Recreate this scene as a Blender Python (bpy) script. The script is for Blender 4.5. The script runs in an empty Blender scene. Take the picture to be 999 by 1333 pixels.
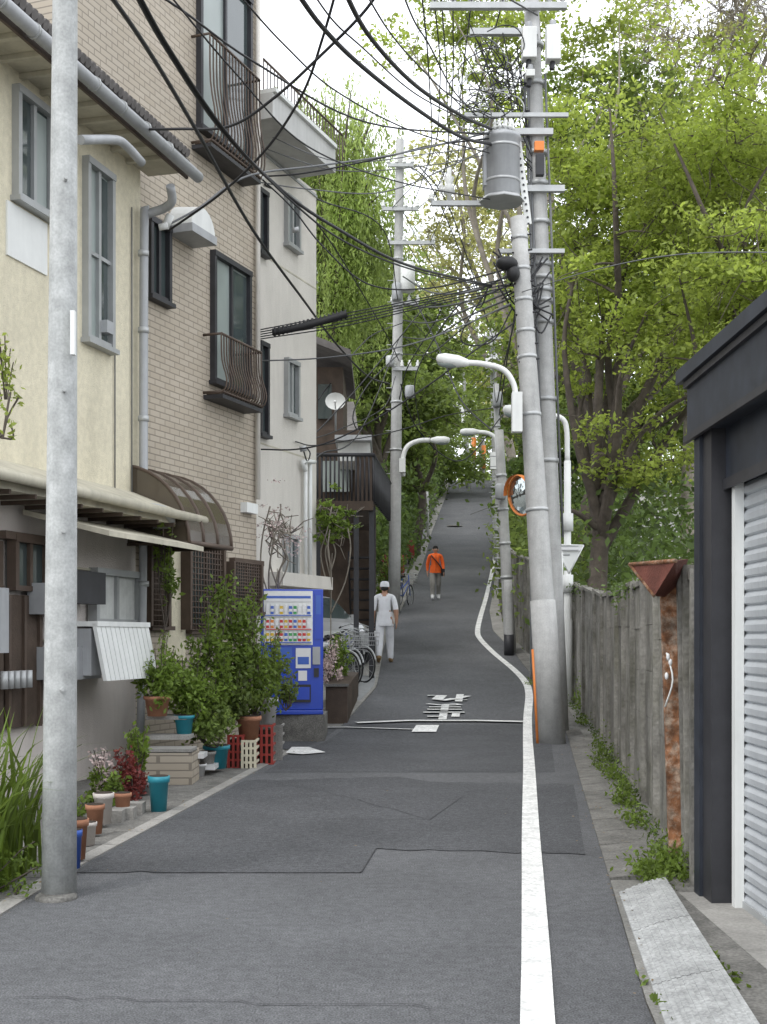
import bpy, math, random
import numpy as np
from mathutils import Vector, Matrix
random.seed(7)
F=1600.0; CX=499.5; HY=829.0; CH=1.5
# ---------------------------------------------------------------- terrain profile
_d=[-80,0,14,17.5,19,22,26.7,40,55,75,90,100,130,700]
_z=[0,0,0,0.02,.17,.455,.95,2.72,5.25,9.66,12.97,14.0,14.2,14.2]
D=np.arange(-80,700,.25); Z=np.interp(D,_d,_z)
k=np.hanning(13); k/=k.sum(); Z=np.convolve(np.pad(Z,6,mode='edge'),k,mode='valid')
def gz(y): return float(np.interp(y,D,Z))
_dd=np.arange(2,92,.05); _yy=HY-(np.interp(_dd,D,Z)-CH)*F/_dd
def dy(y):
    i=np.argmax(_yy<=y); 
    return float(_dd[i]) if _yy[i]<=y else 90.
def P(x,y,d): return Vector(((x-CX)*d/F,d,CH+(HY-y)*d/F))
def R(x,y,up=0.):
    d=dy(y); v=P(x,y,d); v.z=gz(d)+up; return v
RE=[(-20,.6),(0,.8),(4.76,1.04),(7.14,1.34),(17.6,2.65),(22,2.95),(28,3.0),(32,2.85),(36.5,3.15),(49,4.5),(64,6.15),(90,8.6),(112,10.6)]
LE=[(-20,-2.8),(0,-2.4),(7.97,-1.99),(10.6,-1.72),(15.4,-1.25),(19,-.6),(23,-.13),(29,0),(41,.8),(49,1.5),(60.5,2.3),(80,4.1),(90,4.8),(112,6.8)]
def re_(d): return float(np.interp(d,[a for a,b in RE],[b for a,b in RE]))
def le_(d): return float(np.interp(d,[a for a,b in LE],[b for a,b in LE]))
# ---------------------------------------------------------------- materials
def nt(name):
    m=bpy.data.materials.new(name); m.use_nodes=True
    n=m.node_tree; b=n.nodes['Principled BSDF']; return m,n,b
def mat(name,col,rough=.75,var=.15,scale=3.,metal=0.,bump=.0,streak=0.,spec=.4,bscale=60.,fine=0.,sx=5.,mid=0.,tint=None):
    m,n,b=nt(name); N=n.nodes; L=n.links
    b.inputs['Roughness'].default_value=rough; b.inputs['Metallic'].default_value=metal
    b.inputs['Specular IOR Level'].default_value=spec
    tc=N.new('ShaderNodeNewGeometry')
    no=N.new('ShaderNodeTexNoise'); no.inputs['Scale'].default_value=scale; no.inputs['Detail'].default_value=6; no.inputs['Roughness'].default_value=.65
    L.new(tc.outputs['Position'],no.inputs['Vector'])
    mr=N.new('ShaderNodeMapRange'); mr.inputs['From Min'].default_value=.3; mr.inputs['From Max'].default_value=.7
    mr.inputs['To Min'].default_value=1-var; mr.inputs['To Max'].default_value=1+var
    L.new(no.outputs[0],mr.inputs[0]); val=mr.outputs[0]
    def mul(v2,val):
        mu=N.new('ShaderNodeMath'); mu.operation='MULTIPLY'; L.new(val,mu.inputs[0]); L.new(v2,mu.inputs[1]); return mu.outputs[0]
    if streak>0:
        mp=N.new('ShaderNodeMapping'); mp.inputs['Scale'].default_value=(sx,sx,.3)
        L.new(tc.outputs['Position'],mp.inputs[0])
        n2=N.new('ShaderNodeTexNoise'); n2.inputs['Scale'].default_value=1.3; n2.inputs['Detail'].default_value=7; n2.inputs['Roughness'].default_value=.7
        L.new(mp.outputs[0],n2.inputs['Vector'])
        m2=N.new('ShaderNodeMapRange'); m2.inputs['From Min'].default_value=.45; m2.inputs['From Max'].default_value=.8
        m2.inputs['To Min'].default_value=1; m2.inputs['To Max'].default_value=1-streak
        L.new(n2.outputs[0],m2.inputs[0]); val=mul(m2.outputs[0],val)
    for (sc_,am) in ((bscale,fine),(bscale*.16,mid)):
        if am>0:
            n3=N.new('ShaderNodeTexNoise'); n3.inputs['Scale'].default_value=sc_; n3.inputs['Detail'].default_value=4
            L.new(tc.outputs['Position'],n3.inputs['Vector'])
            m3=N.new('ShaderNodeMapRange'); m3.inputs['From Min'].default_value=.35; m3.inputs['From Max'].default_value=.65
            m3.inputs['To Min'].default_value=1-am; m3.inputs['To Max'].default_value=1+am
            L.new(n3.outputs[0],m3.inputs[0]); val=mul(m3.outputs[0],val)
    vm=N.new('ShaderNodeVectorMath'); vm.operation='SCALE'; vm.inputs[0].default_value=col[:3]
    if tint:
        n4=N.new('ShaderNodeTexNoise'); n4.inputs['Scale'].default_value=scale*1.7; n4.inputs['Detail'].default_value=8; n4.inputs['Roughness'].default_value=.7
        L.new(tc.outputs['Position'],n4.inputs['Vector'])
        m4=N.new('ShaderNodeMapRange'); m4.inputs['From Min'].default_value=.45; m4.inputs['From Max'].default_value=.68; L.new(n4.outputs[0],m4.inputs[0])
        mx_=N.new('ShaderNodeMix'); mx_.data_type='RGBA'; mx_.inputs[6].default_value=(*col,1); mx_.inputs[7].default_value=(*tint,1)
        L.new(m4.outputs[0],mx_.inputs[0]); L.new(mx_.outputs[2],vm.inputs[0])
    L.new(val,vm.inputs['Scale']); L.new(vm.outputs[0],b.inputs['Base Color'])
    if bump>0:
        nb=N.new('ShaderNodeTexNoise'); nb.inputs['Scale'].default_value=bscale; nb.inputs['Detail'].default_value=4
        L.new(tc.outputs['Position'],nb.inputs['Vector'])
        bp=N.new('ShaderNodeBump'); bp.inputs['Strength'].default_value=bump; bp.inputs['Distance'].default_value=.02
        L.new(nb.outputs[0],bp.inputs['Height']); L.new(bp.outputs[0],b.inputs['Normal'])
    return m
def brickmat(name,u,c1,c2,mortar,bw,bh,ms,rough=.7):
    m,n,b=nt(name); N=n.nodes; L=n.links
    g=N.new('ShaderNodeNewGeometry')
    dp=N.new('ShaderNodeVectorMath'); dp.operation='DOT_PRODUCT'; dp.inputs[1].default_value=(u[0],u[1],0)
    L.new(g.outputs['Position'],dp.inputs[0])
    sp=N.new('ShaderNodeSeparateXYZ'); L.new(g.outputs['Position'],sp.inputs[0])
    cb=N.new('ShaderNodeCombineXYZ'); L.new(dp.outputs['Value'],cb.inputs[0]); L.new(sp.outputs[2],cb.inputs[1])
    br=N.new('ShaderNodeTexBrick'); L.new(cb.outputs[0],br.inputs['Vector'])
    br.inputs['Color1'].default_value=(*c1,1); br.inputs['Color2'].default_value=(*c2,1); br.inputs['Mortar'].default_value=(*mortar,1)
    br.inputs['Scale'].default_value=1; br.inputs['Brick Width'].default_value=bw; br.inputs['Row Height'].default_value=bh
    br.inputs['Mortar Size'].default_value=ms; br.inputs['Bias'].default_value=0; br.inputs['Mortar Smooth'].default_value=.3
    no=N.new('ShaderNodeTexNoise'); no.inputs['Scale'].default_value=.6; no.inputs['Detail'].default_value=7
    L.new(g.outputs['Position'],no.inputs['Vector'])
    mr=N.new('ShaderNodeMapRange'); mr.inputs['From Min'].default_value=.3; mr.inputs['From Max'].default_value=.7; mr.inputs['To Min'].default_value=.85; mr.inputs['To Max'].default_value=1.1
    L.new(no.outputs[0],mr.inputs[0])
    vm=N.new('ShaderNodeVectorMath'); vm.operation='SCALE'; L.new(br.outputs['Color'],vm.inputs[0]); L.new(mr.outputs[0],vm.inputs['Scale'])
    L.new(vm.outputs[0],b.inputs['Base Color']); b.inputs['Roughness'].default_value=rough
    bp=N.new('ShaderNodeBump'); bp.inputs['Strength'].default_value=.4; bp.inputs['Distance'].default_value=.008; bp.invert=True
    L.new(br.outputs['Fac'],bp.inputs['Height']); L.new(bp.outputs[0],b.inputs['Normal'])
    return m
def leafmat(name,col,tr,var=.35,tf=.45):
    m,n,b=nt(name); N=n.nodes; L=n.links; out=N['Material Output']
    g=N.new('ShaderNodeNewGeometry')
    no=N.new('ShaderNodeTexNoise'); no.inputs['Scale'].default_value=.55; no.inputs['Detail'].default_value=3
    L.new(g.outputs['Position'],no.inputs['Vector'])
    mr=N.new('ShaderNodeMapRange'); mr.inputs['From Min'].default_value=.3; mr.inputs['From Max'].default_value=.7; mr.inputs['To Min'].default_value=.65; mr.inputs['To Max'].default_value=1.3
    L.new(no.outputs[0],mr.inputs[0])
    m2=N.new('ShaderNodeMapRange'); m2.inputs['To Min'].default_value=1-var; m2.inputs['To Max'].default_value=1+var
    L.new(g.outputs['Random Per Island'],m2.inputs[0])
    mu=N.new('ShaderNodeMath'); mu.operation='MULTIPLY'; L.new(mr.outputs[0],mu.inputs[0]); L.new(m2.outputs[0],mu.inputs[1])
    v1=N.new('ShaderNodeVectorMath'); v1.operation='SCALE'; v1.inputs[0].default_value=col; L.new(mu.outputs[0],v1.inputs['Scale'])
    v2=N.new('ShaderNodeVectorMath'); v2.operation='SCALE'; v2.inputs[0].default_value=tr; L.new(mu.outputs[0],v2.inputs['Scale'])
    L.new(v1.outputs[0],b.inputs['Base Color']); b.inputs['Roughness'].default_value=.55; b.inputs['Specular IOR Level'].default_value=.35
    t=N.new('ShaderNodeBsdfTranslucent'); L.new(v2.outputs[0],t.inputs['Color'])
    mx=N.new('ShaderNodeMixShader'); mx.inputs[0].default_value=tf
    L.new(b.outputs[0],mx.inputs[1]); L.new(t.outputs[0],mx.inputs[2]); L.new(mx.outputs[0],out.inputs['Surface'])
    return m
def glassmat(name,col,rough=.08):
    m,n,b=nt(name); N=n.nodes; L=n.links
    g=N.new('ShaderNodeNewGeometry'); no=N.new('ShaderNodeTexNoise'); no.inputs['Scale'].default_value=1.2
    L.new(g.outputs['Position'],no.inputs['Vector'])
    mr=N.new('ShaderNodeMapRange'); mr.inputs['To Min'].default_value=.6; mr.inputs['To Max'].default_value=1.4; L.new(no.outputs[0],mr.inputs[0])
    vm=N.new('ShaderNodeVectorMath'); vm.operation='SCALE'; vm.inputs[0].default_value=col; L.new(mr.outputs[0],vm.inputs['Scale'])
    L.new(vm.outputs[0],b.inputs['Base Color']); b.inputs['Roughness'].default_value=rough; b.inputs['Specular IOR Level'].default_value=.9
    return m
M={}
M['asph']=mat('asphalt',(.118,.120,.125),.88,.17,.75,bump=.6,bscale=110,fine=.42,mid=.13,spec=.25)
M['asph2']=mat('asphalt_patch_new',(.088,.090,.095),.88,.17,.9,bump=.6,bscale=120,fine=.42,mid=.13,spec=.25)
M['seam']=mat('asphalt_seam',(.055,.055,.058),.9,.25,6)
M['paint']=mat('road_paint',(.70,.70,.68),.7,.12,5,fine=.2,bscale=45,bump=.2,mid=.12)
M['conc']=mat('concrete',(.29,.28,.26),.85,.2,2,bump=.3,streak=.2,fine=.12)
M['concd']=mat('concrete_dark',(.155,.15,.138),.9,.3,2.2,bump=.4,fine=.25,mid=.15)
M['wallc']=mat('concrete_wall_mat',(.27,.26,.235),.9,.22,1.3,bump=.5,streak=.72,bscale=30,fine=.12,mid=.15,sx=3.5,tint=(.15,.145,.115))
M['pole']=mat('pole_concrete',(.41,.41,.40),.8,.10,3,streak=.25,bump=.15,fine=.06,mid=.06)
M['poleg']=mat('pole_galvanised',(.42,.43,.42),.7,.12,4,streak=.3,fine=.10,bscale=70,mid=.12)
M['cream']=mat('stucco_cream',(.66,.61,.465),.9,.07,.9,streak=.2,bump=.5,bscale=90,fine=.06,sx=1.8,mid=.05)
M['pinkw']=mat('stucco_pinkwhite',(.62,.57,.53),.9,.07,1.2,streak=.2,bump=.4,bscale=80,sx=2)
M['white']=mat('white_paint',(.70,.71,.69),.6,.07,2,streak=.14)
M['whitew']=mat('stucco_white',(.63,.60,.545),.85,.05,1.0,streak=.2,bump=.3,bscale=60,sx=1.7)
M['grey']=mat('grey_metal',(.36,.37,.38),.5,.1,4,metal=.1,streak=.2)
M['lgrey']=mat('light_grey_trim',(.50,.50,.485),.7,.1,2,streak=.2)
M['steel']=mat('steel_galv',(.43,.44,.44),.45,.1,6,metal=.3)
M['dark']=mat('dark_metal',(.032,.032,.036),.5,.25,4)
M['black']=mat('black_rubber',(.015,.015,.016),.55,.1,5)
M['cable']=mat('cable_black',(.020,.020,.022),.6,.1,5)
M['cableg']=mat('cable_grey',(.13,.135,.14),.6,.1,5)
M['garage']=mat('garage_navy',(.026,.031,.042),.5,.25,2,streak=.35,mid=.15)
M['shut']=mat('shutter_alu',(.49,.51,.53),.45,.06,1.5,metal=.25,streak=.28)
M['alu']=mat('alu_frame',(.36,.37,.37),.45,.1,3,metal=.3)
M['roof']=mat('roof_tile',(.13,.12,.115),.7,.3,4,bump=.3,bscale=25)
M['eave']=mat('eave_beige',(.48,.45,.36),.85,.18,2,streak=.35,sx=3)
M['brown']=mat('brown_metal',(.085,.06,.045),.6,.25,4)
M['wood']=mat('dark_wood',(.07,.05,.037),.8,.35,3,streak=.3,bump=.3)
M['rust']=mat('rust',(.19,.085,.04),.9,.5,7,bump=.6,fine=.35,bscale=25,mid=.3,tint=(.33,.27,.21))
M['rustd']=mat('rust_dark',(.12,.04,.028),.85,.4,5,bump=.4)
M['orange']=mat('orange_plastic',(.70,.22,.05),.5,.12,4,streak=.2)
M['blue']=mat('vending_blue',(.014,.055,.42),.3,.06,2,spec=.6)
M['red']=mat('red_plastic',(.32,.04,.03),.5,.15,4)
M['teal']=mat('teal_plastic',(.03,.25,.32),.45,.12,4)
M['terra']=mat('terracotta',(.36,.17,.10),.85,.2,6,bump=.2)
M['soil']=mat('soil',(.04,.028,.02),.95,.3,9)
M['glass']=glassmat('window_glass',(.05,.065,.065))
M['frost']=glassmat('window_frosted',(.25,.29,.275),.35)
M['curt']=mat('curtain_white',(.55,.56,.54),.9,.15,5,streak=.3)
M['awn']=glassmat('awning_smoke',(.07,.055,.04),.18)
M['skin']=mat('skin',(.44,.25,.17),.6,.06,10)
M['hair']=mat('hair_black',(.018,.015,.013),.6,.3,40)
M['cloth_w']=mat('cloth_white',(.76,.77,.80),.9,.08,7,bump=.5,bscale=14)
M['cloth_o']=mat('cloth_orange',(.80,.13,.02),.8,.10,7,bump=.4,bscale=14)
M['cloth_g']=mat('cloth_grey',(.27,.26,.24),.9,.15,8,bump=.4,bscale=14)
M['shoe']=mat('shoe_tan',(.30,.20,.10),.8,.2,9)
M['car']=mat('car_silver',(.52,.53,.54),.25,.03,2,metal=.4)
M['tyre']=mat('tyre',(.02,.02,.02),.85,.1,8)
M['bark']=mat('bark_dark',(.10,.083,.068),.95,.35,5,bump=.8,bscale=18)
M['barkg']=mat('bark_grey',(.22,.195,.16),.95,.3,5,bump=.6,bscale=20)
M['gravel']=mat('ground_concrete',(.20,.195,.18),.92,.25,1.0,bump=.4,fine=.2,mid=.12)
M['metalplate']=mat('ramp_plate',(.36,.365,.36),.7,.16,3,fine=.2,bscale=50,bump=.3,mid=.12)
for nme,c in dict(canr=(.5,.03,.03),cang=(.05,.3,.08),canb=(.05,.12,.45),cany=(.6,.4,.03),canw=(.7,.7,.7),cano=(.65,.2,.03)).items(): M[nme]=mat(nme,c,.3,.05,5)
L_spring=leafmat('leaf_spring',(.24,.30,.062),(.39,.47,.085),.35,.5)
L_mid=leafmat('leaf_mid',(.15,.205,.055),(.26,.34,.075),.4,.48)
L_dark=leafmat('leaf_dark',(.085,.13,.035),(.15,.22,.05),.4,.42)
L_willow=leafmat('leaf_willow',(.26,.34,.10),(.42,.52,.14),.3,.5)
L_yel=leafmat('leaf_yellowish',(.33,.33,.13),(.48,.48,.17),.3,.5)
L_shrub=leafmat('leaf_shrub',(.13,.19,.035),(.21,.30,.045),.4,.4)
L_red=leafmat('leaf_red',(.20,.045,.04),(.27,.06,.05),.4,.3)
L_litter=leafmat('leaf_litter',(.22,.15,.07),(.2,.14,.06),.5,.2)
L_flower=leafmat('leaf_flower',(.6,.48,.45),(.6,.5,.5),.3,.3)
# ---------------------------------------------------------------- mesh builder
def V(*a): return Vector(a)
class MB:
    def __init__(s,name,parent=None):
        s.name=name; s.v=[]; s.f=[]; s.mi=[]; s.sm=[]; s.mats=[]; s.parent=parent
    def m(s,mt):
        if isinstance(mt,str): mt=M[mt]
        if mt not in s.mats: s.mats.append(mt)
        return s.mats.index(mt)
    def face(s,pts,mt,smooth=False):
        b=len(s.v); s.v+= [tuple(p) for p in pts]; s.f.append(tuple(range(b,b+len(pts)))); s.mi.append(s.m(mt)); s.sm.append(smooth)
    def hexa(s,p,mt):
        b=len(s.v); s.v+=[tuple(q) for q in p]; i=s.m(mt)
        for f in ((0,3,2,1),(4,5,6,7),(0,1,5,4),(1,2,6,5),(2,3,7,6),(3,0,4,7)):
            s.f.append(tuple(b+j for j in f)); s.mi.append(i); s.sm.append(False)
    def box(s,x0,x1,y0,y1,z0,z1,mt):
        s.hexa([(x0,y0,z0),(x1,y0,z0),(x1,y1,z0),(x0,y1,z0),(x0,y0,z1),(x1,y0,z1),(x1,y1,z1),(x0,y1,z1)],mt)
    def obox(s,c,a,b,c3,mt):
        c=Vector(c);a=Vector(a);b=Vector(b);k=Vector(c3)
        s.hexa([c-a-b-k,c+a-b-k,c+a+b-k,c-a+b-k,c-a-b+k,c+a-b+k,c+a+b+k,c-a+b+k],mt)
    def tube(s,pts,rad,mt,n=8,caps=True,smooth=True):
        pts=[Vector(p) for p in pts]
        if not isinstance(rad,(list,tuple)): rad=[rad]*len(pts)
        i=s.m(mt); b=len(s.v); t0=(pts[1]-pts[0]).normalized()
        ref=Vector((0,0,1)) if abs(t0.z)<.9 else Vector((1,0,0))
        nx=t0.cross(ref).normalized()
        for k,p in enumerate(pts):
            t=(pts[min(k+1,len(pts)-1)]-pts[max(k-1,0)])
            t=t.normalized() if t.length>1e-9 else t0
            nx=(nx-t*nx.dot(t)); nx=nx.normalized() if nx.length>1e-6 else t.orthogonal().normalized()
            ny=t.cross(nx)
            for j in range(n):
                a=2*math.pi*j/n; s.v.append(tuple(p+(nx*math.cos(a)+ny*math.sin(a))*rad[k]))
        for k in range(len(pts)-1):
            for j in range(n):
                j2=(j+1)%n
                s.f.append((b+k*n+j,b+k*n+j2,b+(k+1)*n+j2,b+(k+1)*n+j)); s.mi.append(i); s.sm.append(smooth)
        if caps:
            s.f.append(tuple(b+j for j in range(n))[::-1]); s.mi.append(i); s.sm.append(False)
            e=b+(len(pts)-1)*n; s.f.append(tuple(e+j for j in range(n))); s.mi.append(i); s.sm.append(False)
    def ball(s,c,r,mt,nu=12,nv=8):
        c=Vector(c); r=Vector(r) if not isinstance(r,(int,float)) else Vector((r,r,r)); i=s.m(mt); b=len(s.v)
        for a in range(nv+1):
            th=math.pi*a/nv
            for j in range(nu):
                ph=2*math.pi*j/nu
                s.v.append((c.x+r.x*math.sin(th)*math.cos(ph),c.y+r.y*math.sin(th)*math.sin(ph),c.z+r.z*math.cos(th)))
        for a in range(nv):
            for j in range(nu):
                j2=(j+1)%nu
                s.f.append((b+a*nu+j,b+(a+1)*nu+j,b+(a+1)*nu+j2,b+a*nu+j2)); s.mi.append(i); s.sm.append(True)
    def build(s,bevel=0):
        me=bpy.data.meshes.new(s.name); me.from_pydata(s.v,[],s.f)
        for mt in s.mats: me.materials.append(mt)
        me.polygons.foreach_set('material_index',s.mi); me.polygons.foreach_set('use_smooth',s.sm); me.update()
        o=bpy.data.objects.new(s.name,me); bpy.context.collection.objects.link(o)
        if s.parent: o.parent=s.parent
        if bevel:
            md=o.modifiers.new('bevel','BEVEL'); md.width=bevel; md.segments=2; md.limit_method='ANGLE'
        return o
def empty(name):
    o=bpy.data.objects.new(name,None); bpy.context.collection.objects.link(o); return o
def smooth_path(pts,seg=8):
    pts=[Vector(p) for p in pts]
    if len(pts)<3: return pts
    P_=[pts[0]*2-pts[1]]+pts+[pts[-1]*2-pts[-2]]; out=[]
    for i in range(1,len(P_)-2):
        a,b,c,d=P_[i-1:i+3]
        for k in range(seg):
            t=k/seg
            out.append(.5*((2*b)+(c-a)*t+(2*a-5*b+4*c-d)*t*t+(3*b-a-3*c+d)*t**3))
    out.append(pts[-1]); return out
class Fac:
    def __init__(s,xp,d,vp):
        s.O=Vector(((xp-CX)*d/F,d)); s.u=Vector(((vp-CX)/F,1)).normalized(); s.n=Vector((s.u.y,-s.u.x)) # toward street (right)
    def d(s,x,off=0):
        r=Vector(((x-CX)/F,1)); return ((s.O+s.n*off).dot(s.n))/r.dot(s.n)
    def U(s,x,off=0):
        d=s.d(x,off); return (Vector(((x-CX)*d/F,d))-s.O).dot(s.u)
    def Zp(s,x,y,off=0): return CH+(HY-y)*s.d(x,off)/F
    def W(s,u,z,o=0):
        p=s.O+s.u*u+s.n*o; return Vector((p.x,p.y,z))
    def ubox(s,mb,u0,u1,z0,z1,o0,o1,mt):
        W=s.W; mb.hexa([W(u0,z0,o1),W(u1,z0,o1),W(u1,z0,o0),W(u0,z0,o0),W(u0,z1,o1),W(u1,z1,o1),W(u1,z1,o0),W(u0,z1,o0)],mt)
    def rect(s,x0,x1,y0,y1,off=0):
        xm=(x0+x1)/2; return s.U(x0,off),s.U(x1,off),s.Zp(xm,y1,off),s.Zp(xm,y0,off)
    def pbox(s,mb,x0,x1,y0,y1,o0,o1,mt):
        u0,u1,z0,z1=s.rect(x0,x1,y0,y1,o1); s.ubox(mb,u0,u1,z0,z1,o0,o1,mt)
    def window(s,mb,x0,x1,y0,y1,fr='alu',gl='glass',gl2=None,nm=1,sill=True,nh=0):
        u0,u1,z0,z1=s.rect(x0,x1,y0,y1); t=.05
        s.ubox(mb,u0,u1,z0,z1,-.05,.012,gl)
        if gl2: s.ubox(mb,(u0+u1)/2,u1-t,z0+t,z1-t,-.05,.02,gl2)
        s.ubox(mb,u0-.03,u1+.03,z1-.02,z1+.05,-.02,.085,fr); 
        s.ubox(mb,u0-.03,u0+t-.02,z0,z1-.02,-.02,.075,fr); s.ubox(mb,u1-t+.02,u1+.03,z0,z1-.02,-.02,.075,fr)
        s.ubox(mb,u0+t-.02,u1-t+.02,z0,z0+t,-.02,.06,fr)
        for i in range(nm):
            uc=u0+(u1-u0)*(i+1)/(nm+1); s.ubox(mb,uc-.025,uc+.025,z0+t,z1-.02,-.02,.05,fr)
        for i in range(nh):
            zc=z0+(z1-z0)*(i+1)/(nh+1); s.ubox(mb,u0+t-.02,u1-t+.02,zc-.02,zc+.02,-.02,.045,fr)
        if sill: s.ubox(mb,u0-.06,u1+.06,z0-.05,z0,-.02,.11,fr)
# ---------------------------------------------------------------- ground & road
def grid_obj(name,xs,ys,zf,mt):
    v=[(x,y,zf(x,y)) for y in ys for x in xs]; nx=len(xs)
    f=[(j*nx+i,j*nx+i+1,(j+1)*nx+i+1,(j+1)*nx+i) for j in range(len(ys)-1) for i in range(nx-1)]
    me=bpy.data.meshes.new(name); me.from_pydata(v,[],f); me.materials.append(mt)
    me.polygons.foreach_set('use_smooth',[True]*len(f))
    o=bpy.data.objects.new(name,me); bpy.context.collection.objects.link(o); return o
ys=list(np.arange(-60,120,1.0))+list(np.arange(120,701,20.))
grid_obj('ground',[-400,-100,-30,-10,-5,0,5,10,30,100,400],ys,lambda x,y:gz(y)-.012,M['gravel'])
def strip(mb,ds,lf,rf,up,mt):
    for a,b in zip(ds[:-1],ds[1:]):
        mb.face([(lf(a),a,gz(a)+up),(rf(a),a,gz(a)+up),(rf(b),b,gz(b)+up),(lf(b),b,gz(b)+up)],mt)
ds=list(np.arange(-20,112,.5))
mb=MB('road'); strip(mb,ds,le_,re_,0,'asph')
mb.build()
mb=MB('side_street'); 
for a,b in zip(np.arange(16.3,19.0,.3)[:-1],np.arange(16.3,19.0,.3)[1:]):
    mb.face([(-12,a,gz(a)+.0),(le_(a),a,gz(a)+.0),(le_(b),b,gz(b)+.0),(-12,b,gz(b)+.0)],'asph2')
mb.build()
mb=MB('asphalt_patch')
def gpoly(mb,px,up,mt): mb.face([R(x,y,up) for x,y in px],mt)
rj=random.Random(9)
def jag(pts,n=10,a=2.0):
    out=[]
    for p,q in zip(pts,pts[1:]+pts[:1]):
        m_=max(1,int(math.dist(p,q)/22))
        for i in range(m_):
            t=i/m_; out.append((p[0]+(q[0]-p[0])*t+(rj.uniform(-a,a) if i else 0),p[1]+(q[1]-p[1])*t+(rj.uniform(-a,a)*.5 if i else 0)))
    return out
outl=jag([(95,1137),(470,1138),(490,1106),(762,1114),(747,1022),(560,1018),(520,1012),(318,1017),(240,1057)])
gpoly(mb,outl,.004,'asph2')
def seam(px,w=.006,mt='seam',up=.008):
    for a,b in zip(px[:-1],px[1:]):
        p=R(*a,up);q=R(*b,up); t=(q-p); 
        if t.length<1e-4: continue
        t.normalize(); n=Vector((-t.y,t.x,0))*w*rj.uniform(.5,1.3); n2=Vector((-t.y,t.x,0))*w*rj.uniform(.5,1.3)
        mb.face([p-n,q-n2,q+n2,p+n],mt)
i0=[i for i,p in enumerate(outl) if p==(762,1114)][0]
seam(outl[:i0+1],.004)
for pts in ([(230,1065),(560,1068),(600,1040),(745,1042)],[(20,1302),(560,1314)],[(330,1018),(420,1030),(560,1068)]):
    seam(jag(pts)[:-max(1,int(math.dist(pts[-1],pts[0])/22))]+[pts[-1]],.004)
mb.build()
# newer surfacing following the slope near the crossing
mb=MB('asphalt_patch')
a_=list(np.arange(13.6,18.9,.25))
for a,b in zip(a_[:-1],a_[1:]):
    mb.face([(le_(a)+.1,a,gz(a)+.003),(re_(a)-.25,a,gz(a)+.003),(re_(b)-.25,b,gz(b)+.003),(le_(b)+.1,b,gz(b)+.003)],'asph2')
mb.build()
def ribbon(mb,pts,w,up,mt):
    pts=[Vector(p) for p in pts]
    for i in range(len(pts)-1):
        def nn(k):
            t=(pts[min(k+1,len(pts)-1)]-pts[max(k-1,0)]); t.z=0; t.normalize(); return Vector((t.y,-t.x,0))*w/2
        a,b=pts[i],pts[i+1]; na,nb=nn(i),nn(i+1)
        mb.face([a-na+V(0,0,up),a+na+V(0,0,up),b+nb+V(0,0,up),b-nb+V(0,0,up)],mt)
mb=MB('road_marking')
pl=[(706,1460),(700,1333),(698,1250),(694,1150),(691,1080),(689,1000),(687,940),(689,905),(683,887),(664,868),(640,848),(625,832),(622,822),(625,806),(632,782),(640,748),(646,715),(651,685),(655,655)]
sp=[R(x,y) for x,y in pl]; sp=smooth_path(sp,8)
for p in sp: p.z=gz(p.y)
ribbon(mb,sp,.135,.012,'paint')
ribbon(mb,[R(464,942),R(530,939.5),R(620,939),R(681,941)],.26,.016,'paint')
ribbon(mb,[R(378,949),R(450,948),R(540,951)],.10,.016,'paint')
gpoly(mb,[(536,954.5),(568,954.5),(572,946),(542,946)],.020,'paint')
gpoly(mb,[(372,982),(395,984),(424,981),(402,974),(380,974)],.018,'paint')
G=[[[(.5,.98),(.5,.05)],[(.5,.55),(.88,.55)],[(.2,.62),(.2,.05)],[(0,.04),(1,.04)]],
   [[(.08,.82),(.92,.82)],[(.12,.55),(.88,.55)],[(.5,1),(.5,.2),(.25,.06),(.15,.2),(.45,.32),(.95,.08)]],
   [[(.2,1),(.2,0)],[(0,.76),(.36,.76),(0,.25)],[(.3,.55),(.58,.85),(.72,.7),(.64,.15),(.98,.2)]]]
lv=0
for gi,g in enumerate(G):
    y0=938-gi*11.4; y1=y0-9.6
    for st in g:
        pts=[]
        for u,v in st:
            yy=y0+(y1-y0)*(1-v); xx=549+(1-u)*54+(938-yy)*.22
            pts.append(R(xx,yy))
        dd_=pts[-1]-pts[0]; lv+=1; ribbon(mb,pts,.21 if abs(dd_.x)>abs(dd_.y) else .13,.014+.0012*lv,'paint')
mb.build()
mb=MB('manhole_cover')
c=R(592,685); mb.tube([c+V(0,0,-.02),c+V(0,0,.02)],[.42,.42],'conc',24); mb.build()
mb=MB('kerb')
def kerb(dlist,f,x0,x1,h0,h1,mt='conc'):
    for a,b in zip(dlist[:-1],dlist[1:]):
        b-=.015; z=gz(a)-.1; z2=gz(b)-.1
        mb.hexa([(f(a)+x0,a,z),(f(a)+x1,a,z),(f(b)+x1,b,z2),(f(b)+x0,b,z2),(f(a)+x0,a,gz(a)+h0),(f(a)+x1,a,gz(a)+h1),(f(b)+x1,b,gz(b)+h1),(f(b)+x0,b,gz(b)+h0)],mt)
kerb(np.arange(3.4,16.2,.6),le_,-.22,-.10,.012,.012,'concd')
kerb(np.arange(3.4,16.2,.6),le_,-.098,0,.018,.010,'conc')
kerb(np.arange(7.6,30,.6),re_,.0,.22,.012,.03,'concd')
kerb(np.arange(19.2,95,.6),le_,-.35,0,.05,.02,'conc')
kerb(np.arange(19.2,24.4,.6),le_,-.55,-.36,.14,.14,'conc')
kerb(np.arange(30,95,.6),re_,.0,.3,.02,.06,'conc')
mb.build()
mb=MB('pavement')
strip(mb,list(np.arange(3,17.9,.5)),lambda d:re_(d)+.22,lambda d:re_(d)+1.2,.02,'concd')
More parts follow.
